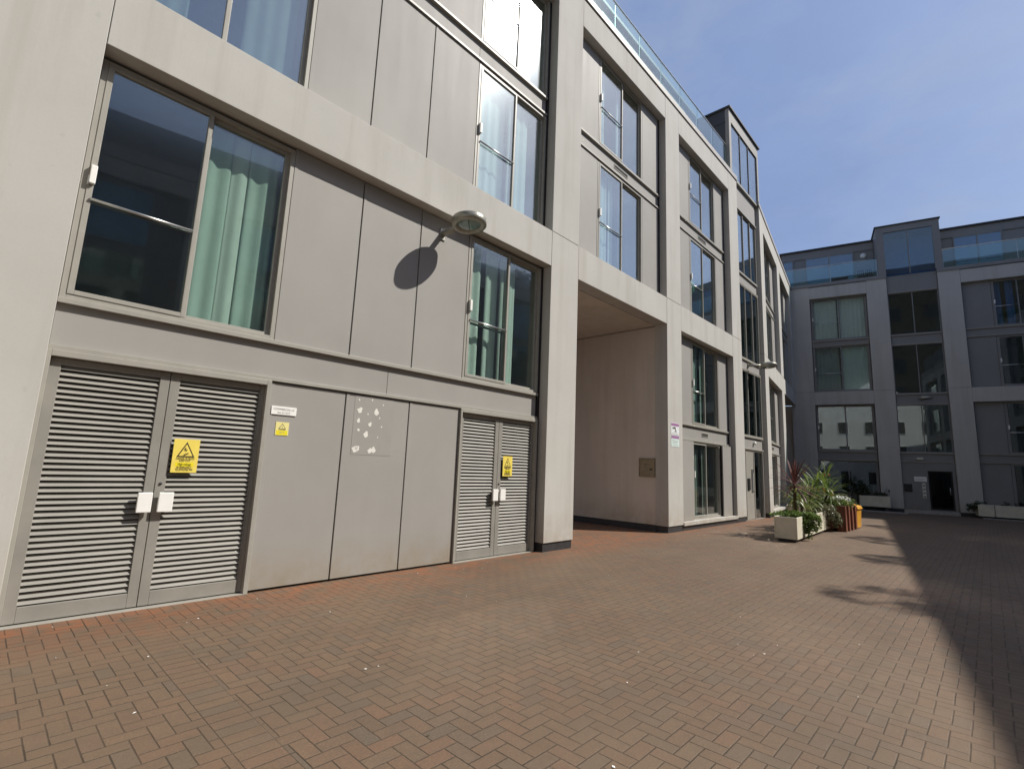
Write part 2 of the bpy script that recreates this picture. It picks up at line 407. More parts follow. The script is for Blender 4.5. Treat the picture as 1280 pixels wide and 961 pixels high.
def window(root, fr, x0, x1, z0, z1, mull=None, rail=True, handle=True, glass='glass', y=.20, room=True, curtains=(), roomm='room', depth=2.6, frame='frame', lower_sash=False):
    """two-light window: an opening light flush with the front and a deeper fixed light"""
    if mull is None: mull = (x0+x1)/2
    w = MB(fr)
    w.ring(x0, x1, z0, z1, y, y+.12, .05, .05, .05, .05, frame)
    w.box(mull-.02, mull+.02, y-.004, y+.115, z0+.05, z1-.05, frame)
    o = w.obj('window', root, bevel=.003)
    s = MB(fr); s.ring(x0+.05, mull-.02, z0+.05, z1-.05, y-.008, y+.05, .05, .006, .045, .03, frame); s.obj('sash', o, bevel=.003)
    f = MB(fr); f.ring(mull+.02, x1-.05, z0+.05, z1-.05, y+.05, y+.10, .018, .05, .04, .04, frame); f.obj('fixed_frame', o, bevel=.003)
    MB(fr).box(x0+.10, mull-.026, y+.016, y+.024, z0+.095, z1-.08, glass).obj('pane', o)
    MB(fr).box(mull+.038, x1-.10, y+.072, y+.080, z0+.09, z1-.09, glass).obj('pane', o)
    if rail:
        zr = z0+1.02
        r = MB(fr); r.tube([(x0+.09, y-.018, zr), (mull-.03, y-.018, zr)], .016, 'steel', 8)
        if lower_sash: r.box(mull-.10, mull-.07, y+.03, y+.06, z0+.095, zr, 'dark'); r.box(x0+.10, mull-.07, y+.03, y+.06, zr-.05, zr-.02, 'dark')
        r.obj('guard_rail', o)
    if handle:
        h = MB(fr); zh = z0+1.27
        h.box(x0+.055, x0+.105, y-.05, y-.008, zh-.10, zh+.09, 'white'); h.box(x0+.045, x0+.06, y-.035, y-.008, zh-.12, zh-.02, 'steel')
        h.obj('window_handle', o, bevel=.006)
    if room: MB(fr).room(x0+.02, x1-.02, y+.125, y+.125+depth, z0+.02, z1-.02, roomm).obj('room_interior', o)
    for (a, c, m) in curtains: curtain(o, fr, x0+.1+(x1-x0-.2)*a, x0+.1+(x1-x0-.2)*c, z0+.07, z1-.06, m, y=y+.20)
    return o

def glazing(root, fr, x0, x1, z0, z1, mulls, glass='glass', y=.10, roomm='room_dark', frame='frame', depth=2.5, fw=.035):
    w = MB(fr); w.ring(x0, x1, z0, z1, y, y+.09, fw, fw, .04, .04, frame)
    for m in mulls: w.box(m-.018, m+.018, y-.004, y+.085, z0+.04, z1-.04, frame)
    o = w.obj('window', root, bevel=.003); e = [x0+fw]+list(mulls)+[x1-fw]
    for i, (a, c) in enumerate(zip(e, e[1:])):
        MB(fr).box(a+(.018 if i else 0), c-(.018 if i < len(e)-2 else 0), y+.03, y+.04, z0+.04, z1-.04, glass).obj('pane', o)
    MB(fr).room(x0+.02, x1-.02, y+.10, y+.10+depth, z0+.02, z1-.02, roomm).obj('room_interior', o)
    return o

def pier(root, fr, x0, x1, z0=.16, z1=12.33, splits=(6.22,), depth=.36, m='concrete', plinth=True):
    e = [z0]+[s for s in splits if z0 < s < z1]+[z1]
    b = MB(fr)
    for a, c in zip(e, e[1:]): b.box(x0, x1, 0, depth, a+(.005 if a != z0 else 0), c-(.005 if c != z1 else 0), m)
    if len(e) > 2: b.box(x0+.02, x1-.02, .02, depth-.02, z0+.05, z1-.05, 'dark')
    o = b.obj('concrete_pier', root, bevel=.006)
    if plinth and z0 < .5: MB(fr).box(x0+.012, x1-.012, .025, depth-.01, -.05, z0+.004, 'plinth').obj('plinth', o, bevel=.004)
    return o
def beam(root, fr, x0, x1, z0, z1, depth=.36, m='concrete'):
    return MB(fr).box(x0+.006, x1-.006, 0.002, depth, z0, z1-.004, m).obj('concrete_beam', root, bevel=.006)
def balustrade(root, fr, x0, x1, y, z0, z1, step=1.25):
    r = MB(fr); r.tube([(x0, y, z1), (x1, y, z1)], .022, 'steel', 8)
    o = r.obj('balustrade', root)
    n = max(1, round((x1-x0)/step)); st = (x1-x0)/n
    for i in range(n): MB(fr).box(x0+i*st+.012, x0+(i+1)*st-.012, y-.006, y+.006, z0+.03, z1-.02, 'balglass').obj('glass_panel', o)
    p = MB(fr)
    for i in range(n+1): p.box(x0+i*st-.012 if i else x0, x0+i*st+.012, y+.015, y+.035, z0-.02, z1-.02, 'steel')
    p.obj('balustrade_posts', o)
    return o

# ================================================================== BUILDING ON THE LEFT
A = thing('apartment_building', FA.w(10, 3, 0), 'pale concrete framed apartment building with grey louvred doors along the sunlit side of the courtyard', 'building', 'apartment buildings round the courtyard')
for x0, x1 in ((-5.45, -4.58), (-.54, .33), (7.335, 8.235), (12.325, 13.195), (17.205, 18.065)): pier(A, FA, x0, x1)
for x0, x1 in ((-4.58, -.54), (.33, 7.335), (8.235, 12.325), (13.195, 17.205)):
    beam(A, FA, x0, x1, 5.48, 6.22); beam(A, FA, x0, x1, 11.62, 12.33)
# coping, roof slab and set-back top storey
MB(FA).box(-5.45, 18.08, -.03, .5, 12.355, 12.52, 'coping').box(-5.45, 18.08, 0.03, .45, 12.33, 12.36, 'dark').obj('coping', A, bevel=.006)
MB(FA).box(-5.45, 17.4, .5, 8, 12.2, 12.40, 'roof').obj('roof_slab', A)
balustrade(A, FA, -5.4, 17.36, .10, 12.52, 13.50)
ph = MB(FA); ph.box(-5.4, 17.3, 1.25, 7.8, 12.4, 15.0, 'clad'); ph.box(-5.5, 17.35, 1.1, 7.9, 15.0, 15.1, 'roof')
pho = ph.obj('top_storey', A)
for k in range(6):
    x = -3.2+k*3.5
    q = MB(FA); q.box(x, x+2.0, 1.19, 1.245, 12.55, 14.7, 'white' if k % 2 else 'curt_white'); q.ring(x-.06, x+2.06, 12.5, 14.76, 1.17, 1.246, .06, .06, .05, .06, 'frame'); q.box(x+.97, x+1.03, 1.17, 1.246, 12.55, 14.7, 'frame')
    q.obj('terrace_window', pho)
# mass of the building behind the fronts (clear of the passage)
core = MB(FA)
core.box(-5.4, 8.2, 3.3, 8, 0, 12.2, 'render'); core.box(12.4, 20.0, 3.3, 8, 0, 12.2, 'render'); core.box(8.2, 12.4, 3.3, 8, 5.6, 12.2, 'render')
core.box(-5.5, -5.4, 0, 8, 0, 12.3, 'concrete')
core.obj('rear_walls', A)
# ---- passage under bay two
pw = MB(FA)
pw.box(12.35, 12.50, .36, 7.9, .16, 5.46, 'render'); pw.box(8.06, 8.21, .36, 7.9, .16, 5.46, 'render'); pw.box(8.235, 12.33, .36, 7.9, 5.47, 5.6, 'render')
pw.obj('passage_lining', A)
pp = MB(FA); pp.box(12.335, 12.48, .36, 7.9, -.05, .165, 'plinth'); pp.box(8.08, 8.225, .36, 7.9, -.05, .165, 'plinth'); pp.obj('passage_plinth', A)

# ---- bay one: louvred doors and panels
B0, B1 = .33, 7.335
for a, c in ((2.335, 3.325), (3.325, 4.35), (4.35, 5.335)): panel(A, FA, a, c, 0.02, 2.425)
spandrel(A, FA, B0+.01, 7.245, 2.425, 2.92, joints=(3.95,))
for a, c in ((2.31, 3.31), (3.31, 4.33), (4.33, 5.34)): panel(A, FA, a, c, 2.92, 5.48)
cA = [(.55, .75, 'curt_teal'), (.78, .96, 'curt_teal')]
window(A, FA, .345, 2.31, 2.92, 5.44, mull=1.345, curtains=[(.51, .69, 'curt_teal'), (.69, .80, 'curt_pale'), (.80, 1.0, 'curt_teal')])
window(A, FA, 5.34, 7.27, 2.92, 5.44, mull=6.345, curtains=[(.0, .22, 'curt_pale'), (.29, .47, 'curt_pale'), (.51, .74, 'curt_pale')], lower_sash=True)
for z0, z1 in ((6.235, 8.82), (9.24, 11.62)):
    for a, c in ((2.36, 3.31), (3.31, 4.325), (4.325, 5.34)): panel(A, FA, a, c, z0, z1)
    up = z0 > 9
    window(A, FA, .345, 2.36, z0, z1-.02, mull=1.345, glass='glass_up', curtains=[(.02, .30, 'curt_grey'), (.62, .97, 'curt_grey')])
    window(A, FA, 5.34, 7.27, z0, z1-.02, mull=6.335, glass='glass_up', curtains=[(.01, .46, 'curt_white'), (.52, .85, 'curt_white')])
spandrel(A, FA, B0+.01, 7.25, 8.82, 9.24, joints=(2.36, 5.34))
MB(FA).box(7.262, 7.33, .2, .34, 0, 12.3, 'dark').obj('shadow_gap', A)

def louvre_doors(fr, x0, x1, z1):
    mid = (x0+x1)/2-.01
    fo = MB(fr); fo.ring(x0, x1, -.02, z1, .16, .36, .035, .05, .03, .06, 'frame'); fo.box(x0, x1, .42, .46, 0, z1, 'dark')
    fo.obj('door_frame', A, bevel=.004)
    for a, c, hs in ((x0+.037, mid-.003, 1), (mid+.003, x1-.09, 0)):
        l, r = (.085, .085) if hs else (.09, .012)
        d = MB(fr); d.ring(a, c, .02, z1-.065, .225, .275, l, r, .135, .065, 'louvre')
        if hs == 0: d.box(c, x1-.05, .23, .3, .02, z1-.065, 'frame')
        do = d.obj('door', A, bevel=.004)
        s = MB(fr); z = .17; n = 0
        while z < z1-.14:
            jit = random.uniform(-.0015, .0015)
            xa, xb = a+l, c-r
            p = [(xa, .232, z+jit), (xb, .232, z+jit), (xb, .262, z+.040), (xa, .262, z+.040), (xa, .236, z-.003+jit), (xb, .236, z-.003+jit), (xb, .266, z+.038), (xa, .266, z+.038)]
            s.add(p, [(0, 1, 2, 3), (7, 6, 5, 4), (0, 4, 5, 1), (3, 2, 6, 7), (0, 3, 7, 4), (1, 5, 6, 2)], 'louvre')
            z += .0535; n += 1
        s.box(a+l-.01, c-r+.01, .30, .31, .1, z1-.1, 'dark')
        s.obj('louvre_slats', do)
        hx = (c-.135, c-.012) if hs else (a+.035, a+.165)
        h = MB(fr); h.box(hx[0], hx[1], .155, .19, .93, 1.125, 'white'); h.box(hx[0]+.03, hx[1]-.03, .19, .226, .96, 1.09, 'steel')
        h.obj('door_handle', do, bevel=.006)
        if hs == 0: MB(fr).tube([(a+.045, .215, 1.21), (a+.045, .226, 1.21)], .014, 'black', 10).obj('keyhole', do)
louvre_doors(FA, .335, 2.335, 2.425)
louvre_doors(FA, 5.335, 7.262, 2.425)

# ---- bay two above the passage
for z0, z1 in ((6.235, 8.82), (9.24, 11.62)):
    panel(A, FA, 8.30, 9.21, z0, z1); panel(A, FA, 11.32, 12.24, z0, z1)
    window(A, FA, 9.21, 11.32, z0, z1-.02, mull=10.29, glass='glass_up', curtains=[(.05, .24, 'curt_white'), (.52, .62, 'curt_white')] if z0 > 9 else [(.10, .30, 'curt_white'), (.34, .44, 'curt_white')])
spandrel(A, FA, 8.25, 12.25, 8.82, 9.24, vent=(9.95, 10.6))
MB(FA).box(12.25, 12.32, .2, .34, 6.23, 11.62, 'dark').box(8.24, 8.30, .2, .34, 6.23, 11.62, 'dark').obj('shadow_gap', A)

# ---- bay three
for z0, z1, g in ((2.92, 5.48, 'glass'), (6.235, 8.82, 'glass_up'), (9.24, 11.62, 'glass_up')):
    panel(A, FA, 13.25, 14.28, z0, z1); panel(A, FA, 16.36, 17.13, z0, z1)
    cs = {2.92: [(.02, .17, 'curt_teal'), (.2, .42, 'curt_teal'), (.52, .62, 'curt_teal')], 6.235: [(.0, .05, 'curt_grey')], 9.24: []}[z0]
    window(A, FA, 14.28, 16.36, z0, z1-.02, mull=15.25, glass=g, curtains=cs, lower_sash=z0 < 3)
spandrel(A, FA, 13.21, 17.13, 2.44, 2.92, vent=(15.0, 15.45)); spandrel(A, FA, 13.21, 17.13, 8.82, 9.24, vent=(15.0, 15.6))
panel(A, FA, 13.25, 14.20, .23, 2.44, y=.12); panel(A, FA, 16.36, 17.13, .23, 2.44, y=.12)
window(A, FA, 14.25, 16.34, .23, 2.44, mull=15.25, glass='glass', rail=False, curtains=[(.05, .40, 'curt_grey'), (.53, .75, 'curt_grey')])
st = MB(FA); st.box(13.2, 17.2, -.02, .4, .13, .225, 'concrete'); st.box(13.2, 17.2, .03, .4, -.05, .13, 'plinth'); st.obj('doorstep', A, bevel=.005)
MB(FA).box(17.13, 17.2, .2, .34, .23, 11.62, 'dark').obj('shadow_gap', A)

# ---- glazed stair bay with entrance door
T0, T1 = 18.075, 20.30
ms = (18.84, 19.60)
for z0, z1, g in ((2.90, 5.26, 'glass_dark'), (5.68, 8.46, 'glass_dark'), (8.92, 11.34, 'glass_up')): glazing(A, FA, T0, T1, z0, z1, ms, g, y=.08)
for z0, z1 in ((5.26, 5.68), (8.46, 8.92)): spandrel(A, FA, T0, T1, z0, z1, y=.12)
spandrel(A, FA, T0, T1, 2.42, 2.90, y=.12)
spandrel(A, FA, T0, T1, 11.34, 12.3, y=.08, sill=False)
e = MB(FA); e.ring(T0, T1, -.02, 2.42, .10, .2, .04, .04, .03, .05, 'frame'); e.box(18.42, 18.47, .10, .2, 0, 2.4, 'frame'); e.box(19.25, 19.31, .10, .2, 0, 2.4, 'frame')
eo = e.obj('entrance_frame', A, bevel=.003)
MB(FA).box(18.115, 18.42, .14, .15, .01, 2.37, 'glass_dark').obj('side_light', eo)
ed = MB(FA).box(18.475, 19.245, .115, .165, .02, 2.365, 'frame').obj('door', A, bevel=.004)
MB(FA).box(18.56, 18.80, .085, .112, 1.02, 1.42, 'black').obj('letter_plate', ed, bevel=.004)
ip = MB(FA); ip.box(18.98, 19.16, .09, .112, .95, 1.75, 'steel')
for k in range(9): ip.box(19.01, 19.06, .083, .089, 1.0+k*.07, 1.04+k*.07, 'black'); ip.box(19.08, 19.13, .083, .089, 1.0+k*.07, 1.04+k*.07, 'white')
ip.obj('intercom_panel', ed, bevel=.003)
MB(FA).box(19.32, 20.25, .16, .17, .01, 2.36, 'glass_dark').obj('side_light', eo)
MB(FA).room(18.12, 20.25, .22, 3, .0, 2.4, 'room_dark').obj('entrance_hall', eo)
dl = MB(FA); dl.lathe([(0, -.05), (.05, -.05), (.062, -.02), (.062, 0), (0, 0)], 'white', Matrix.Translation(FA.w(19.35, .09, 2.68)) @ Matrix.Rotation(math.atan2(FA.uy.y, FA.uy.x), 4, 'Z') @ Matrix.Rotation(R(90), 4, 'Y'), 20)
dl.obj('door_light', eo)
# stair tower head
th = MB(FA)
th.box(17.42, 17.62, -.02, .12, 12.52, 15.0, 'clad'); th.box(20.50, 20.66, -.02, .12, 12.34, 15.0, 'clad'); th.box(17.62, 20.50, -.02, .12, 14.52, 15.0, 'clad')
th.box(17.42, 17.50, .12, 4.5, 12.4, 15.0, 'zinc'); th.box(20.58, 20.66, .12, 4.5, 12.4, 15.0, 'cladC'); th.box(17.5, 20.58, 4.4, 4.5, 12.4, 15.0, 'cladC')
th.box(17.36, 20.74, -.09, 4.56, 15.0, 15.07, 'roof'); th.box(18.08, 20.5, -.01, .2, 12.31, 12.40, 'frame')
th.box(17.41, 17.418, .1, 4.4, 14.45, 14.5, 'roof'); th.box(17.41, 17.418, 1.4, 1.45, 12.4, 15.0, 'roof')
tho = th.obj('stair_tower_head', A, bevel=.004)
e = [17.62, 18.58, 19.50, 20.50]
for a, c in zip(e, e[1:]): MB(FA).box(a+.02, c-.02, .02, .03, 12.42, 14.51, 'glass_up').obj('pane', tho)
tm = MB(FA)
for x in (18.58, 19.50): tm.box(x-.02, x+.02, .0, .1, 12.41, 14.515, 'dark')
tm.obj('mullions', tho)
MB(FA).box(17.52, 20.5, .5, .56, 12.45, 14.6, 'curt_grey').obj('inner_screen', tho)

# ---- second front, turned slightly, running to the corner
f2p = ((.12, 1.02), (5.12, 6.02), (10.1, 10.97))
for i, (x0, x1) in enumerate(f2p): pier(A, F2, x0, x1, z0=.16 if i < 2 else 5.48)
for x0, x1 in ((1.02, 5.12), (6.02, 10.1)): beam(A, F2, x0, x1, 5.48, 6.22); beam(A, F2, x0, x1, 11.62, 12.33)
MB(F2).box(-.02, 10.97, -.03, .5, 12.355, 12.52, 'coping').box(0, 10.97, .03, .45, 12.33, 12.36, 'dark').obj('coping', A, bevel=.006)
MB(F2).box(.3, 10.9, .5, 8, 12.2, 12.4, 'roof').box(.6, 6.0, 3.2, 8, 0, 12.2, 'render').box(6.0, 10.9, 3.2, 8, 0, 12.2, 'render').obj('rear_walls', A)
for o, (g0, g1) in ((0, (0, 1)), (5.0, (0, 1))):
    for z0, z1 in ((2.92, 5.48), (6.235, 8.82), (9.24, 11.62)):
        if o and z0 < 3: continue
        panel(A, F2, 1.04+o, 2.0+o, z0, z1); panel(A, F2, 4.1+o, 5.04+o if not o else 5.06+o, z0, z1)
        window(A, F2, 2.0+o, 4.1+o, z0, z1-.02, mull=3.05+o, glass='glass', curtains=[(.05, .3, 'curt_grey')])
    spandrel(A, F2, 1.03+o, 5.05+o, 8.82, 9.24)
spandrel(A, F2, 1.03, 5.05, 2.44, 2.92, vent=(2.8, 3.3)); panel(A, F2, 1.04, 2.0, .23, 2.44); panel(A, F2, 4.1, 5.04, .23, 2.44)
window(A, F2, 2.0, 4.1, .23, 2.44, mull=3.05, rail=False, curtains=[(.05, .35, 'curt_grey')])
s2 = MB(F2); s2.box(1.03, 5.1, -.02, .4, .13, .225, 'concrete'); s2.box(1.03, 5.1, .03, .4, -.05, .13, 'plinth'); s2.obj('doorstep', A, bevel=.005)
c2 = MB(F2); c2.box(6.03, 10.9, .36, 3.2, 5.48, 5.6, 'render'); c2.box(5.9, 6.02, .36, 3.2, .0, 5.48, 'render'); c2.box(6.03, 11.4, 3.0, 3.2, 0, 5.6, 'render'); c2.obj('undercroft_soffit', A)
MB(FC).box(-4.5, -.785, .30, .6, 0, 5.5, 'render').obj('undercroft_wall', A)

# ================================================================== BUILDING AT THE END
Cb = thing('apartment_building', FC.w(5, 3, 0), 'shaded dark looking apartment block across the far end of the courtyard with glass terrace balustrades', 'building', 'apartment buildings round the courtyard')
for x0, x1 in ((-.78, .34), (3.03, 3.93), (6.07, 6.94), (10.95, 11.82)): pier(Cb, FC, x0, x1, z0=.18)
for x0, x1 in ((.34, 3.03), (6.94, 10.95)): beam(Cb, FC, x0, x1, 5.50, 6.22); beam(Cb, FC, x0, x1, 11.58, 12.26)
pb = MB(FC); pb.box(11.82, 15.0, 0, .36, .1, 12.26, 'concrete'); pb.obj('end_wall', Cb)
MB(FC).box(-.78, 3.95, -.04, .5, 12.285, 12.47, 'cladC').box(6.05, 15.0, -.04, .5, 12.285, 12.47, 'cladC').obj('coping', Cb, bevel=.006)
MB(FC).box(-.78, 15, .5, 12, 12.1, 12.35, 'roof').box(-.78, 15, 3.2, 12, 0, 12.1, 'render').obj('rear_walls', Cb)
balustrade(Cb, FC, -.75, 3.58, .10, 12.47, 13.50, 2.2); balustrade(Cb, FC, 6.36, 14.8, .10, 12.47, 13.50, 2.6)
# bay one (shared grid)
for z0, z1, cs in ((3.02, 5.48, [(.0, 1, 'curt_grey')]), (6.25, 8.80, [(.0, .47, 'curt_grey'), (.5, 1.0, 'curt_pale')]), (9.14, 11.56, [(.0, .47, 'curt_white'), (.49, 1.0, 'curt_white')])):
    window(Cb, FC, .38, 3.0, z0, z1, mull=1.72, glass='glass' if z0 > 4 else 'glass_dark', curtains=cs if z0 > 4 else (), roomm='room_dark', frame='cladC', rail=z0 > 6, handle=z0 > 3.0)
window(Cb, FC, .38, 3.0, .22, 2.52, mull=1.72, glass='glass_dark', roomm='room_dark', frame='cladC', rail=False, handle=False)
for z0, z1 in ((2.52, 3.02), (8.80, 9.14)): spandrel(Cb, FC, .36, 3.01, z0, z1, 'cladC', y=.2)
# stair bay
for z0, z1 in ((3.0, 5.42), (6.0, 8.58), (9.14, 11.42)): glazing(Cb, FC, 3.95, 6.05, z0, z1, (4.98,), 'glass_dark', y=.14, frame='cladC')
for z0, z1 in ((5.42, 6.0), (8.58, 9.14), (2.52, 3.0)): spandrel(Cb, FC, 3.95, 6.05, z0, z1, 'cladC', y=.16)
spandrel(Cb, FC, 3.95, 6.05, 11.42, 12.40, 'cladC', y=.12, sill=False)
ef = MB(FC); ef.box(3.95, 4.93, .14, .22, .16, 2.52, 'cladC'); ef.ring(4.93, 6.05, .16, 2.52, .14, .26, .06, .12, .05, .42, 'cladC')
efo = ef.obj('entrance_frame', Cb, bevel=.004)
dd = MB(FC); dd.ring(5.0, 5.92, .22, 2.09, .20, .25, .06, .06, .08, .06, 'dark'); ddo = dd.obj('door', Cb)
MB(FC).box(5.06, 5.86, .22, .23, .30, 2.03, 'glass_door').obj('pane', ddo)
MB(FC).tube([(5.80, .17, .95), (5.80, .17, 1.30)], .015, 'steel', 8).obj('door_handle', ddo)
MB(FC).room(5.0, 5.92, .26, 2.5, .2, 2.1, 'dark').obj('entrance_hall', efo)
MB(FC).box(4.0, 4.32, .09, .138, 1.05, 1.42, 'black').obj('letter_box', efo, bevel=.004)
ip = MB(FC); ip.box(4.72, 4.86, .115, .138, .75, 1.5, 'steel')
for k in range(7): ip.box(4.75, 4.83, .108, .114, .80+k*.09, .84+k*.09, 'white' if k % 2 else 'black')
ip.obj('intercom_panel', efo)
MB(FC).box(4.6, 4.85, .08, .158, 2.66, 2.74, 'steel').obj('door_light', efo)
# bay three
for z0, z1, g in ((3.0, 5.5, 'glass_dark'), (6.25, 8.75, 'glass_dark'), (9.2, 11.58, 'glass_dark')):
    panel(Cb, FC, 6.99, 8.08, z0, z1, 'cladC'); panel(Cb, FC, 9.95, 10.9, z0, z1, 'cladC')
    window(Cb, FC, 8.08, 9.95, z0, z1-.02, mull=9.02, glass=g, roomm='room_dark', frame='cladC', curtains=[(.02, .16, 'curt_blue_sky'), (.26, .44, 'curt_blue_sky')] if z0 > 9 else [])
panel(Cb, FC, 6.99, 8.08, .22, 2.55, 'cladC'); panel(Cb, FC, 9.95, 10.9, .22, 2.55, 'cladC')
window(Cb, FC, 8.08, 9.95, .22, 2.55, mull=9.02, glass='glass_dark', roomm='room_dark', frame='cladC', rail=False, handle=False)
for z0, z1 in ((2.55, 3.0), (8.75, 9.2)): spandrel(Cb, FC, 6.96, 10.93, z0, z1, 'cladC', y=.2)
MB(FC).box(.34, 3.03, .05, .35, .0, .22, 'plinth').box(6.94, 10.95, .05, .35, 0, .22, 'plinth').box(3.93, 6.07, .02, .4, 0, .16, 'step_and_sun_strip').obj('base_course', Cb)
# top storey and tower head
ts = MB(FC)
ts.box(-1.0, 3.6, 1.25, 9, 12.35, 14.96, 'cladC'); ts.box(6.3, 15, 1.25, 9, 12.35, 14.96, 'cladC'); ts.box(-1.1, 3.6, 1.1, 9, 14.96, 15.04, 'roof'); ts.box(6.3, 15, 1.1, 9, 14.96, 15.04, 'roof')
ts.box(-1.0, 3.6, 1.2, 1.246, 14.50, 14.95, 'cladC'); ts.box(6.3, 15, 1.2, 1.246, 14.50, 14.95, 'cladC')
tso = ts.obj('top_storey', Cb)
for a, c in ((-.95, -.38), (.25, 2.65), (7.05, 9.0), (10.6, 12.6)):
    q = MB(FC); q.ring(a, c, 12.5, 14.5, 1.20, 1.248, .05, .05, .05, .05, 'cladC')
    if c-a > 1: q.box((a+c)/2-.025, (a+c)/2+.025, 1.20, 1.248, 12.55, 14.45, 'cladC')
    q.box(a+.05, c-.05, 1.235, 1.247, 12.55, 14.45, 'curt_blue_sky'); qo = q.obj('terrace_window', tso)
    MB(FC).box(a+.05, c-.05, 1.215, 1.222, 12.55, 14.45, 'glass_dark').obj('pane', qo)
MB(FC).lathe([(0, -.06), (.13, -.06), (.16, 0), (0, 0)], 'white', Matrix.Translation(FC.w(3.12, 1.25, 14.2)) @ Matrix.Rotation(math.atan2(FC.uy.y, FC.uy.x), 4, 'Z') @ Matrix.Rotation(R(90), 4, 'Y'), 20).obj('wall_vent', tso)
tt = MB(FC)
tt.box(3.62, 3.95, -.02, .14, 12.48, 14.85, 'cladC'); tt.box(6.02, 6.32, -.02, .14, 12.48, 14.85, 'cladC'); tt.box(3.62, 6.32, -.02, .14, 14.85, 15.2, 'cladC')
tt.box(3.62, 3.70, .14, 4, 12.4, 15.2, 'cladC'); tt.box(6.24, 6.32, .14, 4, 12.4, 15.2, 'cladC'); tt.box(3.7, 6.24, 3.9, 4, 12.4, 15.2, 'cladC'); tt.box(3.56, 6.38, -.08, 4.05, 15.2, 15.26, 'roof')
tto = tt.obj('stair_tower_head', Cb, bevel=.004)
for a, c in ((3.95, 4.96), (5.0, 6.02)): MB(FC).box(a, c, .03, .04, 12.44, 14.85, 'glass_dark').obj('pane', tto)
MB(FC).box(4.96, 5.0, .01, .1, 12.42, 14.85, 'cladC').obj('mullion', tto)
MB(FC).box(3.75, 6.2, 1.0, 1.05, 12.4, 14.8, 'curt_blue_sky').obj('inner_screen', tto)  # blue sheet stands in for sky reflected in the tower glass

# ================================================================== BUILDINGS THAT ENCLOSE THE COURT BEHIND THE CAMERA AND TO THE RIGHT
FD = Frame((28.3, 21.6, 0), (-math.sin(Y2), -math.cos(Y2), 0))
D = thing('apartment_building', FD.w(12, 3, 0), 'concrete framed apartment block on the right of the courtyard that throws the long shadow', 'building', 'apartment buildings round the courtyard')
LD = 36.0
x = 0; k = 0
while x < LD:
    pier(D, FD, x, min(x+.9, LD)); 
    if x+.9 < LD:
        xe = min(x+5.0, LD)
        beam(D, FD, x+.9, xe, 5.48, 6.22); beam(D, FD, x+.9, xe, 11.62, 12.33)
        for z0, z1 in ((.2, 5.48), (6.22, 11.62)):
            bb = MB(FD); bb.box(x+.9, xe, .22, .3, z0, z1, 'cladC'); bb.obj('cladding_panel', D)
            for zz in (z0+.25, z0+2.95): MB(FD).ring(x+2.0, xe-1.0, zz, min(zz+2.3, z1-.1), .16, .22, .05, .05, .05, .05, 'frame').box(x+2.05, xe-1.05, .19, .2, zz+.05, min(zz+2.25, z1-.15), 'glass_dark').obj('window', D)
    x += 5.0
MB(FD).box(0, LD, .36, 10, 0, 12.33, 'render').obj('rear_walls', D)
MB(FD).box(0, LD, -.03, .5, 12.34, 12.86, 'coping').obj('coping', D)
balustrade(D, FD, 0, 25.4, .45, 12.86, 13.3, 1.6)  # railing added out of view, its faint shadow breaks up the shade edge
MB(FD).box(25.5, LD, .3, 10, 12.5, 14.35, 'cladC').obj('stair_tower_head', D)
MB(FD).box(0, 25.5, 3.0, 10, 12.4, 14.6, 'cladC').obj('top_storey', D)

FE = Frame((7.5, -13.5, 0), (-math.cos(R(28)), math.sin(R(28)), 0))
E_ = thing('white_house', FE.w(9, 3, 0), 'white rendered house with small dark windows mirrored in the glass of the end building', 'building')
gw = MB(FE)
gw.poly([(0, 0), (20, 0), (20, 10.6), (9, 10.6), (9, 11.5), (6.5, 13.5), (4, 11.5), (4, 10.6), (0, 10.6)], 0, 6, 'white_render')
gw.obj('wall', E_)
for k in range(7):
    for z in (1.0, 4.0, 6.9): MB(FE).box(1.2+k*2.7, 2.2+k*2.7, -.03, .04, z, z+1.4, 'room_dark').ring(1.15+k*2.7, 2.25+k*2.7, z-.05, z+1.45, -.05, .02, .05, .05, .05, .05, 'white').obj('window', E_)

FT = Frame((22, -22, 0), (-math.cos(R(28)), math.sin(R(28)), 0))
T_ = thing('dark_reflection_block', FT.w(20, 3, 0), 'unseen tall dark brick block added to darken reflections in the upper end windows', 'building')
MB(FT).box(0, 46, 0, 10, 0, 27, 'darkbrick').obj('wall', T_)  # block added out of view so the upper end windows mirror something dark
for i in range(12):
    for j in range(8): MB(FT).box(1.56+i*3.7, 3.24+i*3.7, -.02, .01, 1.26+j*3.2, 2.94+j*3.2, 'black').obj('window', T_)
# ================================================================== GROUND
G = bpy.data.meshes.new('courtyard_pavement')
G.from_pydata([(-300, -300, 0), (300, -300, 0), (300, 300, 0), (-300, 300, 0)], [], [(0, 1, 2, 3)])
G.materials.append(M['paving'])
go = bpy.data.objects.new('pavement', G); COL.objects.link(go)
go.location = FA.o; go.rotation_euler = (0, 0, math.atan2(dA.y, dA.x)); tag(go, kind='structure')

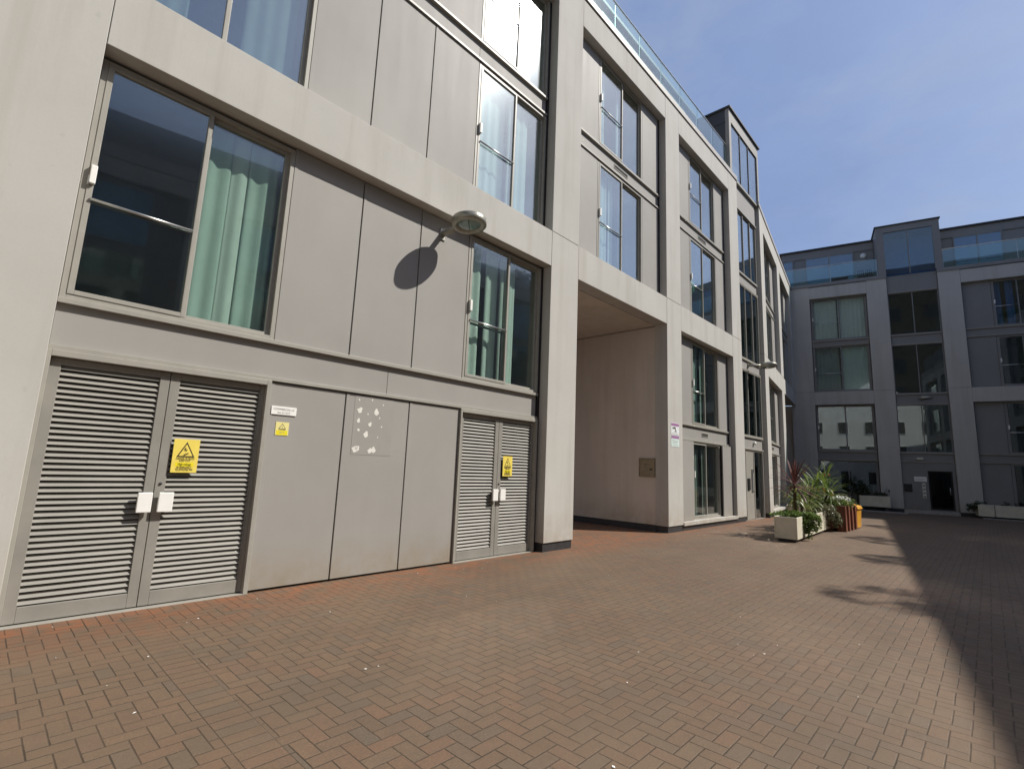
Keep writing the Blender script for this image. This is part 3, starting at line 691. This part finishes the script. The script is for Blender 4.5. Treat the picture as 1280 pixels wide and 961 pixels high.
# ================================================================== WALL LAMPS
def wall_lamp(fr, xm, ym, zm, xl, yl, zl, tilt, label):
    t = thing('wall_lamp', fr.w(xm, ym, zm), label, 'lamp', 'round wall lamps on the facades')
    b = MB(fr); b.box(xm-.055, xm+.055, ym-.02, ym, zm-.10, zm+.10, 'lampm'); b.obj('wall_bracket', t, bevel=.005)
    ax = Vector((xl-xm, yl-ym, zl-zm)); e = Vector((xl, yl, zl))-ax.normalized()*.22
    MB(fr).tube([(xm, ym-.015, zm), (xm+ax.x*.15, ym+ax.y*.15, zm+ax.z*.2), (e.x, e.y, e.z)], [.05, .045, .04], 'lampm', 12).obj('arm', t)
    out = -fr.uy; axis = Vector((0, 0, 1)).cross(out).normalized()
    mt = Matrix.Translation(fr.w(xl, yl, zl)) @ Matrix.Rotation(tilt, 4, axis)
    h = MB(fr); h.lathe([(0, .125), (.15, .115), (.215, .085), (.222, .070), (.265, .062), (.278, .045), (.278, -.035), (.262, -.055), (.19, -.055), (.185, -.02), (0, -.02)], 'lampm', mt)
    h.obj('lamp_head', t)
    g = MB(fr); g.lathe([(.184, -.022), (.17, -.045), (.10, -.065), (0, -.07)], 'balglass', mt); g.obj('lamp_glass', t)
    i = MB(fr); i.lathe([(.175, -.021), (.15, -.024), (0, -.026)], 'curt_grey', mt); i.add([mt @ Vector(p) for p in ((-.012, -.16, -.03), (.012, -.16, -.03), (.012, .16, -.03), (-.012, .16, -.03))], [(0, 1, 2, 3)], 'black', raw=True); i.obj('reflector', t)
wall_lamp(FA, 4.74, .2, 5.21, 4.83, -.35, 5.275, R(-4), 'round grey wall lamp casting its shadow on the cladding above the louvred doors')
wall_lamp(FA, 19.0, .12, 5.50, 19.12, -.56, 5.44, R(-4), 'round grey wall lamp over the sunlit entrance door beside the planters')
wall_lamp(FC, 5.05, .16, 5.75, 5.05, -.50, 5.66, R(0), 'round wall lamp in shade over the door at the end of the courtyard')

# ================================================================== SIGNS
def tri(b, cx, z0, w, h, y, m, fill):
    b.poly([(cx-w/2, z0), (cx+w/2, z0), (cx, z0+h)], y-.0008, y, m)
    k = .76; b.poly([(cx-w/2*k, z0+h*.085), (cx+w/2*k, z0+h*.085), (cx, z0+h*(.085+k))], y-.0016, y-.0009, fill)
def danger_sign(fr, x0, x1, z0, z1, y, label):
    t = thing('warning_sign', fr.w((x0+x1)/2, y, z0), label, 'sign', 'electricity warning signs')
    MB(fr).box(x0, x1, y-.004, y, z0, z1, 'yellow').obj('sign_plate', t, bevel=.0015)
    b = MB(fr); yy = y-.0042; w, h = x1-x0, z1-z0; cx = (x0+x1)/2+.0*w
    tri(b, cx, z0+h*.46, w*.70, h*.46, yy, 'ink', 'yellow')
    y3 = yy-.0018; zc = z0+h*.46
    # bolt and falling figure
    b.poly([(cx-.07*w, zc+.27*h), (cx+.0*w, zc+.29*h), (cx-.035*w, zc+.22*h), (cx+.05*w, zc+.235*h), (cx-.03*w, zc+.13*h), (cx-.01*w, zc+.195*h), (cx-.085*w, zc+.19*h)], y3-.0006, y3, 'ink')
    b.poly([(cx-.17*w, zc+.07*h), (cx-.02*w, zc+.10*h), (cx+.09*w, zc+.135*h), (cx+.11*w, zc+.115*h), (cx+.05*w, zc+.08*h), (cx-.02*w, zc+.06*h), (cx-.07*w, zc+.035*h), (cx-.09*w, zc+.05*h), (cx-.05*w, zc+.075*h)], y3-.0006, y3, 'ink')
    b.box(x0+.14*w, x1-.14*w, yy-.0008, yy, z0+h*.19, z0+h*.30, 'yellow2')
    text_into(b, 'DANGER OF DEATH', cx, yy-.0002, z0+h*.385, .034, 'ink', fr, w*.70)
    text_into(b, 'KEEP OUT', cx, yy-.0002, z0+h*.325, .034, 'ink', fr, w*.42)
    text_into(b, 'High voltage', cx, yy-.0012, z0+h*.22, .034, 'ink', fr, w*.5)
    text_into(b, 'IN EMERGENCY', cx, yy-.0002, z0+h*.125, .034, 'ink', fr, w*.56)
    text_into(b, 'TELEPHONE 999', cx, yy-.0002, z0+h*.055, .034, 'ink', fr, w*.66)
    b.obj('sign_print', t)
danger_sign(FA, 1.435, 1.675, 1.325, 1.675, .20, 'large yellow danger sign with lightning triangle on the wide louvred doors at the left')
danger_sign(FA, 6.395, 6.635, 1.345, 1.695, .20, 'yellow danger sign on the narrow looking louvred doors beside the passage pillar')
t = thing('name_plate', FA.w(2.52, .2, 2.02), 'white door plate with two lines of small lettering above a little yellow sticker', 'sign')
MB(FA).box(2.372, 2.675, .187, .197, 2.03, 2.13, 'white').obj('plate', t, bevel=.003)
b = MB(FA); text_into(b, 'COMMERCIAL LV', 2.523, .1862, 2.087, .036, 'grey_ink', FA, .25); text_into(b, 'SA 01/222', 2.523, .1862, 2.045, .034, 'grey_ink', FA, .15); b.obj('lettering', t)
t = thing('warning_sticker', FA.w(2.52, .2, 1.78), 'small square yellow warning sticker under the white door plate', 'sign')
MB(FA).box(2.447, 2.605, .195, .197, 1.785, 1.945, 'paleyellow').obj('sticker', t)
b = MB(FA); b.box(2.46, 2.592, .1940, .1948, 1.79, 1.845, 'yellow2'); tri(b, 2.526, 1.862, .09, .068, .1948, 'ink', 'paleyellow')
b.box(2.5245, 2.5285, .1925, .1931, 1.873, 1.895, 'ink'); text_into(b, 'DANGER', 2.526, .1946, 1.848, .014, 'ink', FA, .08); text_into(b, '400 V', 2.526, .1938, 1.815, .02, 'grey_ink', FA, .07); b.obj('sticker_print', t)
# two notices on the pillar by the passage
def notice(z0, z1, body, label, lines):
    t = thing('notice', FA.w(12.72, 0, z0), label, 'notice', 'purple headed notices on the pillar')
    MB(FA).box(12.50, 12.97, -.006, 0, z0, z1, body).obj('board', t, bevel=.001)
    b = MB(FA); b.box(12.51, 12.96, -.0072, -.0062, z1-.085, z1-.01, 'purple')
    for (a, c, zz, hh, m) in lines: b.box(a, c, -.0072, -.0062, zz, zz+hh, m)
    b.obj('notice_print', t)
notice(2.52, 2.83, 'paper', 'upper purple headed notice with a black emblem on the pillar right of the passage', [(12.58, 12.64, 2.66, .055, 'ink'), (12.66, 12.76, 2.67, .05, 'ink'), (12.74, 12.78, 2.60, .07, 'ink'), (12.70, 12.82, 2.595, .02, 'ink'), (12.56, 12.9, 2.55, .012, 'grey_ink')])
notice(2.20, 2.50, 'notice_teal', 'lower pale green notice with purple heading on the pillar right of the passage', [(12.56, 12.9, 2.36, .012, 'grey_ink'), (12.56, 12.88, 2.325, .012, 'grey_ink'), (12.56, 12.84, 2.29, .012, 'grey_ink'), (12.56, 12.9, 2.24, .012, 'grey_ink')])
t = thing('door_sign', FC.w(4.73, .1, 1.6), 'small white sign on the grey panel beside the shaded end door', 'sign')
MB(FC).box(4.43, 4.92, .12, .134, 1.56, 1.80, 'white').obj('plate', t, bevel=.003)
b = MB(FC); b.box(4.48, 4.87, .1185, .1195, 1.685, 1.70, 'grey_ink'); b.box(4.48, 4.80, .1185, .1195, 1.64, 1.655, 'grey_ink'); b.obj('sign_print', t)
# recessed meter box in the passage wall
t = thing('wall_box', FA.w(12.34, .55, 1.37), 'dull brass coloured service box set in the shaded passage wall', 'service box')
b = MB(FA); b.box(12.30, 12.345, .27+.1, .83, 1.38, 1.40, 'brass'); b.box(12.30, 12.345, .37, .83, 1.85, 1.87, 'brass'); b.box(12.30, 12.345, .37, .39, 1.40, 1.85, 'brass'); b.box(12.30, 12.345, .81, .83, 1.40, 1.85, 'brass'); b.box(12.315, 12.345, .39, .81, 1.40, 1.85, 'brass')
b.obj('box_frame', t, bevel=.003)
b = MB(FA); b.box(12.308, 12.314, .44, .52, 1.56, 1.60, 'black'); b.box(12.309, 12.314, .50, .66, 1.70, 1.71, 'black'); b.obj('box_latch', t)
# dried poster paste on the second ground floor panel
t = thing('poster_residue', FA.w(3.75, .2, 1.6), 'ghost of a torn poster with white paste blobs on the grey panel', 'poster remains')
MB(FA).box(3.46, 4.08, .1975, .1985, 1.60, 2.39, 'glue_film').obj('poster_film', t)
for (x, z, r) in ((3.545, 2.20, .036), (3.80, 2.20, .036), (3.535, 2.06, .024), (3.715, 2.02, .026), (3.545, 1.93, .018), (3.665, 1.88, .034), (3.52, 1.67, .042), (3.555, 1.68, .03), (3.745, 1.66, .03), (3.80, 1.675, .033), (3.52, 2.34, .012), (3.72, 2.36, .012), (3.9, 2.31, .01), (3.86, 2.12, .01), (3.9, 2.0, .011), (3.67, 2.16, .010), (3.85, 1.85, .008)):
    n = 11; ph = random.random()*6
    MB(FA).poly([(x+r*(1+.28*math.sin(3*a+ph)+.15*math.sin(5*a))*math.cos(a), z+r*1.15*(1+.25*math.cos(2*a+ph))*math.sin(a)) for a in [2*math.pi*k/n for k in range(n)]], .1955, .1973, 'glue').obj('paste_blob', t)


# ================================================================== PLANTERS
pd = Vector((.658, .753, 0)).normalized()
FP = Frame((6.90, 12.22, 0), pd)            # x along the trough away from the viewer, y to the left
def trough(fr, x0, x1, y0, y1, z0, z1, label, group='cream planting troughs', m='cream'):
    t = thing('planter', fr.w((x0+x1)/2, (y0+y1)/2, 0), label, 'planter', group)
    b = MB(fr); w = .035
    b.box(x0, x1, y0, y0+w, z0, z1, m); b.box(x0, x1, y1-w, y1, z0, z1, m); b.box(x0, x0+w, y0+w, y1-w, z0, z1, m); b.box(x1-w, x1, y0+w, y1-w, z0, z1, m); b.box(x0+w, x1-w, y0+w, y1-w, z0, z0+.04, m)
    b.obj('trough', t, bevel=.008)
    f = MB(fr)
    for xx in (x0+.1, x1-.22): f.box(xx, xx+.12, y0+.06, y1-.06, 0.0, z0-.001, 'plinth')
    f.obj('feet', t)
    s = MB(fr); n = 10
    for i in range(n):
        for j in range(3):
            a, c = x0+w+(x1-x0-2*w)*i/n, x0+w+(x1-x0-2*w)*(i+1)/n; e, g = y0+w+(y1-y0-2*w)*j/3, y0+w+(y1-y0-2*w)*(j+1)/3
            s.box(a, c, e, g, z1-.12, z1-.07+random.random()*.04, 'soil')
    s.obj('soil', t)
    return t
trough(FP, 0, 3.35, 0, .50, .07, .58, 'long cream trough nearest the viewer with a leafy plant spilling over its side')
trough(FP, 3.42, 4.75, 0, .50, .07, .58, 'short cream trough between the long trough and the brown wooden planter')
trough(FC, 2.05, 3.32, -.62, -.10, .22, .74, 'cream trough in shade under the ground floor window of the end building')
trough(FC, 6.58, 7.14, -.66, -.14, .10, .62, 'small square cream trough in shade next to the end door')
trough(FC, 7.17, 8.80, -.66, -.14, .10, .62, 'long cream trough in shade at the right of the end door')
trough(FC, 8.84, 10.3, -.66, -.14, .10, .62, 'cream trough in shade cut by the right edge of the picture')
# pale strips painted in for reflected sunlight on the ground by the end building
MB(FC).box(2.0, 3.95, -1.15, -.66, 0, .03, 'step_and_sun_strip').obj('step_and_sun_strip', None, FC.w(3, -1, 0))['kind'] = 'structure'
MB(FC).box(6.7, 11, -.95, -.70, 0, .03, 'step_and_sun_strip').obj('step_and_sun_strip', None, FC.w(8, -1, 0))['kind'] = 'structure'
# brown slatted planter with posts
FB = Frame((9.99, 15.16, 0), (.70, .70, 0))
t = thing('wooden_planter', FB.w(.7, .4, 0), 'brown stained wooden planter with upright posts full of white flowers', 'planter')
b = MB(FB); b.box(.03, 1.45, .03, .95, .06, .68, 'brownwood'); b.obj('planter_body', t, bevel=.004)
b = MB(FB)
for x in (0, .42, .86, 1.32):
    b.box(x, x+.16, -.02, .03, 0, .74, 'brownwood')
for y in (.0, .30, .62): b.box(-.02, .03, y+.03, y+.2, 0, .74, 'brownwood')
b.obj('upright_boards', t, bevel=.004)
MB(FB).box(.06, 1.42, .06, .92, .68, .70, 'soil').obj('soil', t)
t = thing('grit_bin', FB.w(1.85, .4, 0), 'orange yellow storage bin with a sloping lid behind the brown wooden planter', 'bin')
b = MB(FB); b.add([(1.52, .0, .02), (2.12, .0, .02), (2.12, .75, .02), (1.52, .75, .02), (1.50, -.03, .60), (2.15, -.03, .60), (2.15, .78, .60), (1.50, .78, .60)], [(0, 3, 2, 1), (4, 5, 6, 7), (0, 1, 5, 4), (1, 2, 6, 5), (2, 3, 7, 6), (3, 0, 4, 7)], 'orange'); b.obj('bin_body', t, bevel=.02)
b = MB(FB); b.add([(1.47, -.07, .602), (2.18, -.07, .602), (2.18, .82, .602), (1.47, .82, .602), (1.50, -.03, .70), (2.15, -.03, .70), (2.15, .78, .88), (1.50, .78, .88)], [(0, 3, 2, 1), (4, 5, 6, 7), (0, 1, 5, 4), (1, 2, 6, 5), (2, 3, 7, 6), (3, 0, 4, 7)], 'orange'); b.obj('lid', t, bevel=.02)
# pot by the second front
FQ = Frame((10.6, 18.35, 0), d2)
t = thing('plant_pot', FQ.w(.25, .25, 0), 'square pot with a pale rim beside the building behind the red leaved plant', 'pot')
b = MB(FQ); b.add([(.05, .05, 0), (.45, .05, 0), (.45, .45, 0), (.05, .45, 0), (0, 0, .34), (.5, 0, .34), (.5, .5, .34), (0, .5, .34)], [(0, 3, 2, 1), (4, 5, 6, 7), (0, 1, 5, 4), (1, 2, 6, 5), (2, 3, 7, 6), (3, 0, 4, 7)], 'brownwood'); b.obj('pot_body', t)
MB(FQ).ring(-.02, .52, .34, .52, -.02, .52, .04, .04, .02, .02, 'cream').box(.02, .48, -.015, .02, .36, .50, 'cream').box(-.015, .02, .02, .5, .345, .515, 'cream').obj('rim', t)

# ================================================================== PLANTS
def rosette(b, base, n, L, w, m, el=(-.2, 1.45), droop=(.5, 1.5)):
    for i in range(n):
        az = i*2.39996+random.uniform(-.3, .3); tt = random.random()
        e = el[0]+(el[1]-el[0])*tt
        b.blade(Vector(base)+Vector((0, 0, .10*tt)), az, e, L*random.uniform(.75, 1.1), w*random.uniform(.8, 1.15), random.uniform(*droop)*(1.1-.5*tt), m)
def cordyline(pos, h, L, w, n, m, label, group, skirt=None, heads=((0, 0, 0),), el=(-.2, 1.45), droop=(.5, 1.5)):
    t = thing('spiky_plant', pos, label, 'plant', group)
    s = MB(); p = Vector(pos)
    for (dx, dy, dz) in heads:
        s.tube([p, p+Vector((dx*.5, dy*.5, (h+dz)*.55)), p+Vector((dx, dy, h+dz))], [.04, .034, .03], 'stem', 8)
    s.obj('stem', t)
    c = MB()
    for (dx, dy, dz) in heads: rosette(c, p+Vector((dx, dy, h+dz-.05)), n, L, w, m, el, droop)
    c.obj('crown', t)
    if skirt:
        k = MB()
        for (dx, dy, dz) in heads:
            rosette(k, p+Vector((dx, dy, (h+dz)*.62)), int(n*.6), L*.75, w, skirt, (-.6, .9), (.8, 1.8))
        k.obj('lower_leaves', t)
    return t
def bush(name, blobs, n, sz, m, label, group=None, flowers=None, stems=True):
    c0 = Vector(blobs[0][0]); base = Vector((c0.x, c0.y, min(b[0][2]-b[1][2] for b in blobs)))
    t = thing(name, base, label, 'plant', group)
    b = MB(); tot = sum(r[0]*r[1]*r[2] for _, r in blobs)
    for c, r in blobs:
        k = int(n*r[0]*r[1]*r[2]/tot)+8
        cl = [Vector((random.gauss(0, .55), random.gauss(0, .55), random.gauss(0, .5))) for _ in range(max(5, k//22))]
        for i in range(k):
            q = random.choice(cl)+Vector((random.gauss(0, .2), random.gauss(0, .2), random.gauss(0, .2)))
            if q.length > 1.15: q = q.normalized()*random.uniform(.8, 1.15)
            b.leaf((c[0]+q.x*r[0], c[1]+q.y*r[1], c[2]+q.z*r[2]), sz*random.uniform(.6, 1.3), m)
    b.obj('foliage', t)
    if stems:
        s = MB()
        for i in range(9):
            c, r = random.choice(blobs); s.tube([base+Vector((0, 0, .02)), Vector((c[0]+random.gauss(0, .5)*r[0], c[1]+random.gauss(0, .5)*r[1], c[2]+random.gauss(0, .4)*r[2]))], [.008, .004], 'stem', 5)
        s.obj('stems', t)
    if flowers:
        fl = MB(); fm, fn, fs = flowers
        for i in range(fn):
            c, r = random.choice(blobs); a = random.random()*6.28; q = Vector((c[0]+math.cos(a)*r[0]*random.uniform(.2, 1), c[1]+math.sin(a)*r[1]*random.uniform(.2, 1), c[2]+r[2]*random.uniform(.2, 1.0)))
            for k in range(5): fl.leaf(q+Vector((random.gauss(0, fs*.3), random.gauss(0, fs*.3), random.gauss(0, fs*.3))), fs, fm)
        fl.obj('flowers', t)
    return t
P = FP.w
cordyline(P(1.25, .28, .5), .84, .74, .034, 46, 'leaf_red', 'spiky dark red leaved palm like plant in the long cream trough', 'spiky plants in the troughs', skirt='leaf_olive', el=(-.55, 1.35), droop=(.1, .6))
cordyline(P(1.9, .26, .5), (.28), .72, .022, 46, 'leaf_green', 'low green strap leaved plant under the red spiky plant', 'spiky plants in the troughs', el=(.3, 1.4), droop=(.6, 1.6))
cordyline(P(3.0, .26, .5), .66, .66, .030, 26, 'leaf_green', 'green spiky plant with upright leaves in the middle of the trough row', 'spiky plants in the troughs', skirt='leaf_green', heads=((0, 0, 0), (.12, .2, -.25)), el=(0, 1.4), droop=(.5, 1.3))
cordyline(P(4.1, .26, .5), .74, .78, .032, 30, 'leaf_green', 'tallest green spiky plant with arching leaves over the short cream trough', 'spiky plants in the troughs', skirt='leaf_olive', heads=((0, 0, .05), (.28, -.05, -.2), (-.15, .15, -.3)), el=(-.1, 1.4), droop=(.7, 1.7))
cordyline(P(2.45, .2, .5), .12, .55, .016, 34, 'leaf_olive', 'low pale arching plant in the middle of the long trough', 'spiky plants in the troughs', el=(.1, 1.2), droop=(.8, 1.8))
bush('trailing_plant', [(P(.75, .2, .58), (.55, .24, .12)), (P(.72, -.07, .45), (.34, .10, .22)), (P(.80, -.10, .26), (.24, .08, .18))], 3600, .062, 'leaf_bush', 'light green leafy plant trailing over the side of the long cream trough')
bush('grey_bush', [(P(3.75, -.05, .52), (.30, .16, .22)), (P(3.95, -.16, .34), (.24, .12, .22)), (P(3.3, .15, .66), (.4, .2, .10))], 2200, .055, 'leaf_grey', 'straggly grey green bush hanging between the short trough and the wooden planter')
bush('flowering_plant', [(FB.w(.45, .35, .86), (.42, .36, .16)), (FB.w(1.05, .25, .82), (.36, .30, .14))], 1100, .06, 'leaf_bush', 'white flowering plant filling the brown wooden planter', flowers=('petal', 60, .06))
cordyline(FB.w(.75, .6, .68), .80, .62, .026, 22, 'leaf_green', 'tall leafy plant with an orange tip rising from the wooden planter', 'spiky plants in the troughs', el=(0, 1.4), droop=(.8, 1.7))
bush('orange_flower', [(FB.w(.80, .6, 1.60), (.10, .10, .07))], 30, .05, 'leaf_olive', 'orange red flower head at the top of the tall leafy plant', flowers=('petal_red', 10, .06))
C = FC.w
bush('dark_shrub', [(C(2.25, -.4, 1.05), (.42, .25, .42)), (C(1.75, -.4, 1.25), (.35, .25, .5))], 900, .09, 'leaf_dark', 'dark shrub standing in the shaded trough under the end window')
bush('dark_shrub', [(C(3.05, -.35, .86), (.35, .2, .10)), (C(3.3, -.35, 1.0), (.07, .07, .2))], 260, .06, 'leaf_dark', 'sparse twiggy plant at the right end of the shaded left trough')
bush('dark_shrub', [(C(6.45, -.45, .48), (.26, .22, .22)), (C(6.72, -.42, .70), (.24, .2, .10))], 700, .06, 'leaf_dark', 'round dark bush spilling from the small square trough by the end door')
bush('dark_shrub', [(C(7.6, -.4, .68), (.16, .15, .10)), (C(8.45, -.4, .70), (.16, .15, .14)), (C(8.0, -.4, .70), (.06, .06, .18))], 260, .06, 'leaf_dark', 'tiny dark sprigs in the long shaded trough right of the end door')

for i, (x, hh, lb) in enumerate(((5.2, .55, 'unseen low shrub added to roughen the shadow edge, farthest of four'), (9.6, .8, 'unseen tall shrub added to roughen the shadow edge, second of four'), (13.8, .45, 'unseen small shrub added to roughen the shadow edge, third of four'), (17.6, .9, 'unseen bushy shrub added to roughen the shadow edge, nearest of four'))):
    bush('shadow_edge_shrub', [(FD.w(x, .25, 12.9+hh*.5), (.75, .9, hh*.55))], 420, .16, 'leaf_dark', lb, 'unseen shrubs added to shape the shadow')  # shrubs added out of view to make the shadow edge ragged
# wind-blown litter on the paving
lt = MB()
for i in range(150):
    a = random.uniform(-1, 13); d = random.uniform(.05, 1)**1.5*7.5
    p = FA.w(a, -d+.1, .006); lt.leaf(p, random.uniform(.012, .032), random.choice(('curt_white', 'curt_white', 'leaf_grey', 'stem')))
for i, v in enumerate(lt.v): v.z = .005+abs(v.z-.006)*.5
tag(lt.obj('litter'), kind='stuff')
# terrace furniture behind the glass of the end building
t = thing('terrace_table', FC.w(1.95, .65, 12.4), 'low dark table behind the glass balustrade of the end building roof terrace', 'table')
b = MB(FC); b.box(1.5, 2.3, .4, .95, 12.78, 12.83, 'black'); b.obj('table_top', t)
for xx, yy in ((1.55, .45), (2.2, .45), (1.55, .88), (2.2, .88)): MB(FC).box(xx, xx+.05, yy, yy+.05, 12.35, 12.78, 'black').obj('leg', t)
for i, xx in enumerate((2.75, 3.12)):
    t = thing('terrace_chair', FC.w(xx+.2, .6, 12.4), ('left' if i == 0 else 'right')+' of two dark slatted chairs behind the terrace glass beside the tower', 'chair', 'dark terrace chairs')
    MB(FC).box(xx, xx+.32, .45, .85, 12.72, 12.76, 'black').obj('seat', t)
    bk = MB(FC)
    for q in range(4): bk.box(xx+q*.085, xx+q*.085+.05, .83, .86, 12.76, 13.15, 'black')
    bk.box(xx, xx+.305, .83, .86, 13.15, 13.2, 'black'); bk.obj('backrest', t)
    for x2, y2 in ((xx, .45), (xx+.28, .45), (xx, .8), (xx+.28, .8)): MB(FC).box(x2, x2+.04, y2, y2+.04, 12.35, 12.72, 'black').obj('leg', t)
# bright green ornament on the inner sill of a second floor window
t = thing('green_ornament', FA.w(14.75, .45, 6.3), 'bright green ornament just inside a second floor window', 'ornament')
b = MB(FA); b.tube([(14.62, .42, 7.15), (14.70, .42, 7.35), (14.80, .42, 7.42), (14.88, .42, 7.25), (14.86, .42, 7.1)], [.05, .10, .12, .10, .04], 'green_toy', 10); b.tube([(14.78, .44, 6.3), (14.78, .43, 7.1)], [.03, .03], 'green_toy', 8); b.obj('ornament_body', t)

# ================================================================== LIGHT
SUN = Vector((.700, .012, .714)).normalized()
el = math.asin(SUN.z); az = math.atan2(SUN.x, SUN.y)
sd = bpy.data.lights.new('sun', 'SUN'); sd.energy = 3.5; sd.angle = R(.55); sd.color = (1, .955, .88)
so = bpy.data.objects.new('sun', sd); COL.objects.link(so); so.rotation_euler = (-SUN).to_track_quat('-Z', 'Y').to_euler(); so.location = (20, 0, 30)
W = bpy.data.worlds.new('World'); S.world = W; W.use_nodes = True; nt = W.node_tree; bg = nt.nodes['Background']
sky = N(nt, 'ShaderNodeTexSky', sky_type='NISHITA'); sky.sun_disc = False; sky.sun_elevation = el; sky.sun_rotation = az
sky.air_density = 1.0; sky.dust_density = 1.2; sky.ozone_density = 1.6
# thin veil of high cloud
tc = N(nt, 'ShaderNodeTexCoord')
cl = ramp(nt, noise(nt, 1.6, 6, .6, vec=tc.outputs['Generated'], stretch=(1, 1, 2.2)), .30, .72, .48, .80)
c = mixc(nt, cl, sky.outputs[0], (1.22, 1.66, 2.92))
wisp = noise(nt, 2.2, 7, .62, vec=tc.outputs['Generated'], stretch=(1.6, .7, 3.0))
c = mixc(nt, ramp(nt, wisp, .46, .74, 0, .45), c, (2.35, 2.65, 3.35))
nt.links.new(c, bg.inputs[0]); bg.inputs[1].default_value = .112

# ================================================================== CAMERA
cam = bpy.data.cameras.new('camera'); co = bpy.data.objects.new('camera', cam); COL.objects.link(co)
f, pit, rol = 626.02, R(9.0897), R(2.38463)
cam.sensor_width = 36; cam.lens = 36*f/1280; cam.clip_start = .05; cam.clip_end = 2000
Rp = Matrix(((1, 0, 0), (0, 0, -1), (0, 1, 0))); Rx = Matrix.Rotation(pit, 3, 'X'); Rz = Matrix.Rotation(rol, 3, 'Z')
co.matrix_world = Matrix.Translation((0, 0, EYE)) @ (Rx @ Rp @ Rz).to_4x4()
S.camera = co
S.render.resolution_x, S.render.resolution_y = 1024, 768
S.view_settings.view_transform = 'Standard'; S.view_settings.look = 'None'; S.view_settings.exposure = .70; S.view_settings.gamma = 1; S.view_settings.use_curve_mapping = False
S.render.engine = 'CYCLES'
S.cycles.max_bounces = 10; S.cycles.transparent_max_bounces = 24; S.cycles.caustics_reflective = True; S.cycles.blur_glossy = 0; S.cycles.caustics_refractive = False; S.cycles.sample_clamp_indirect = 120
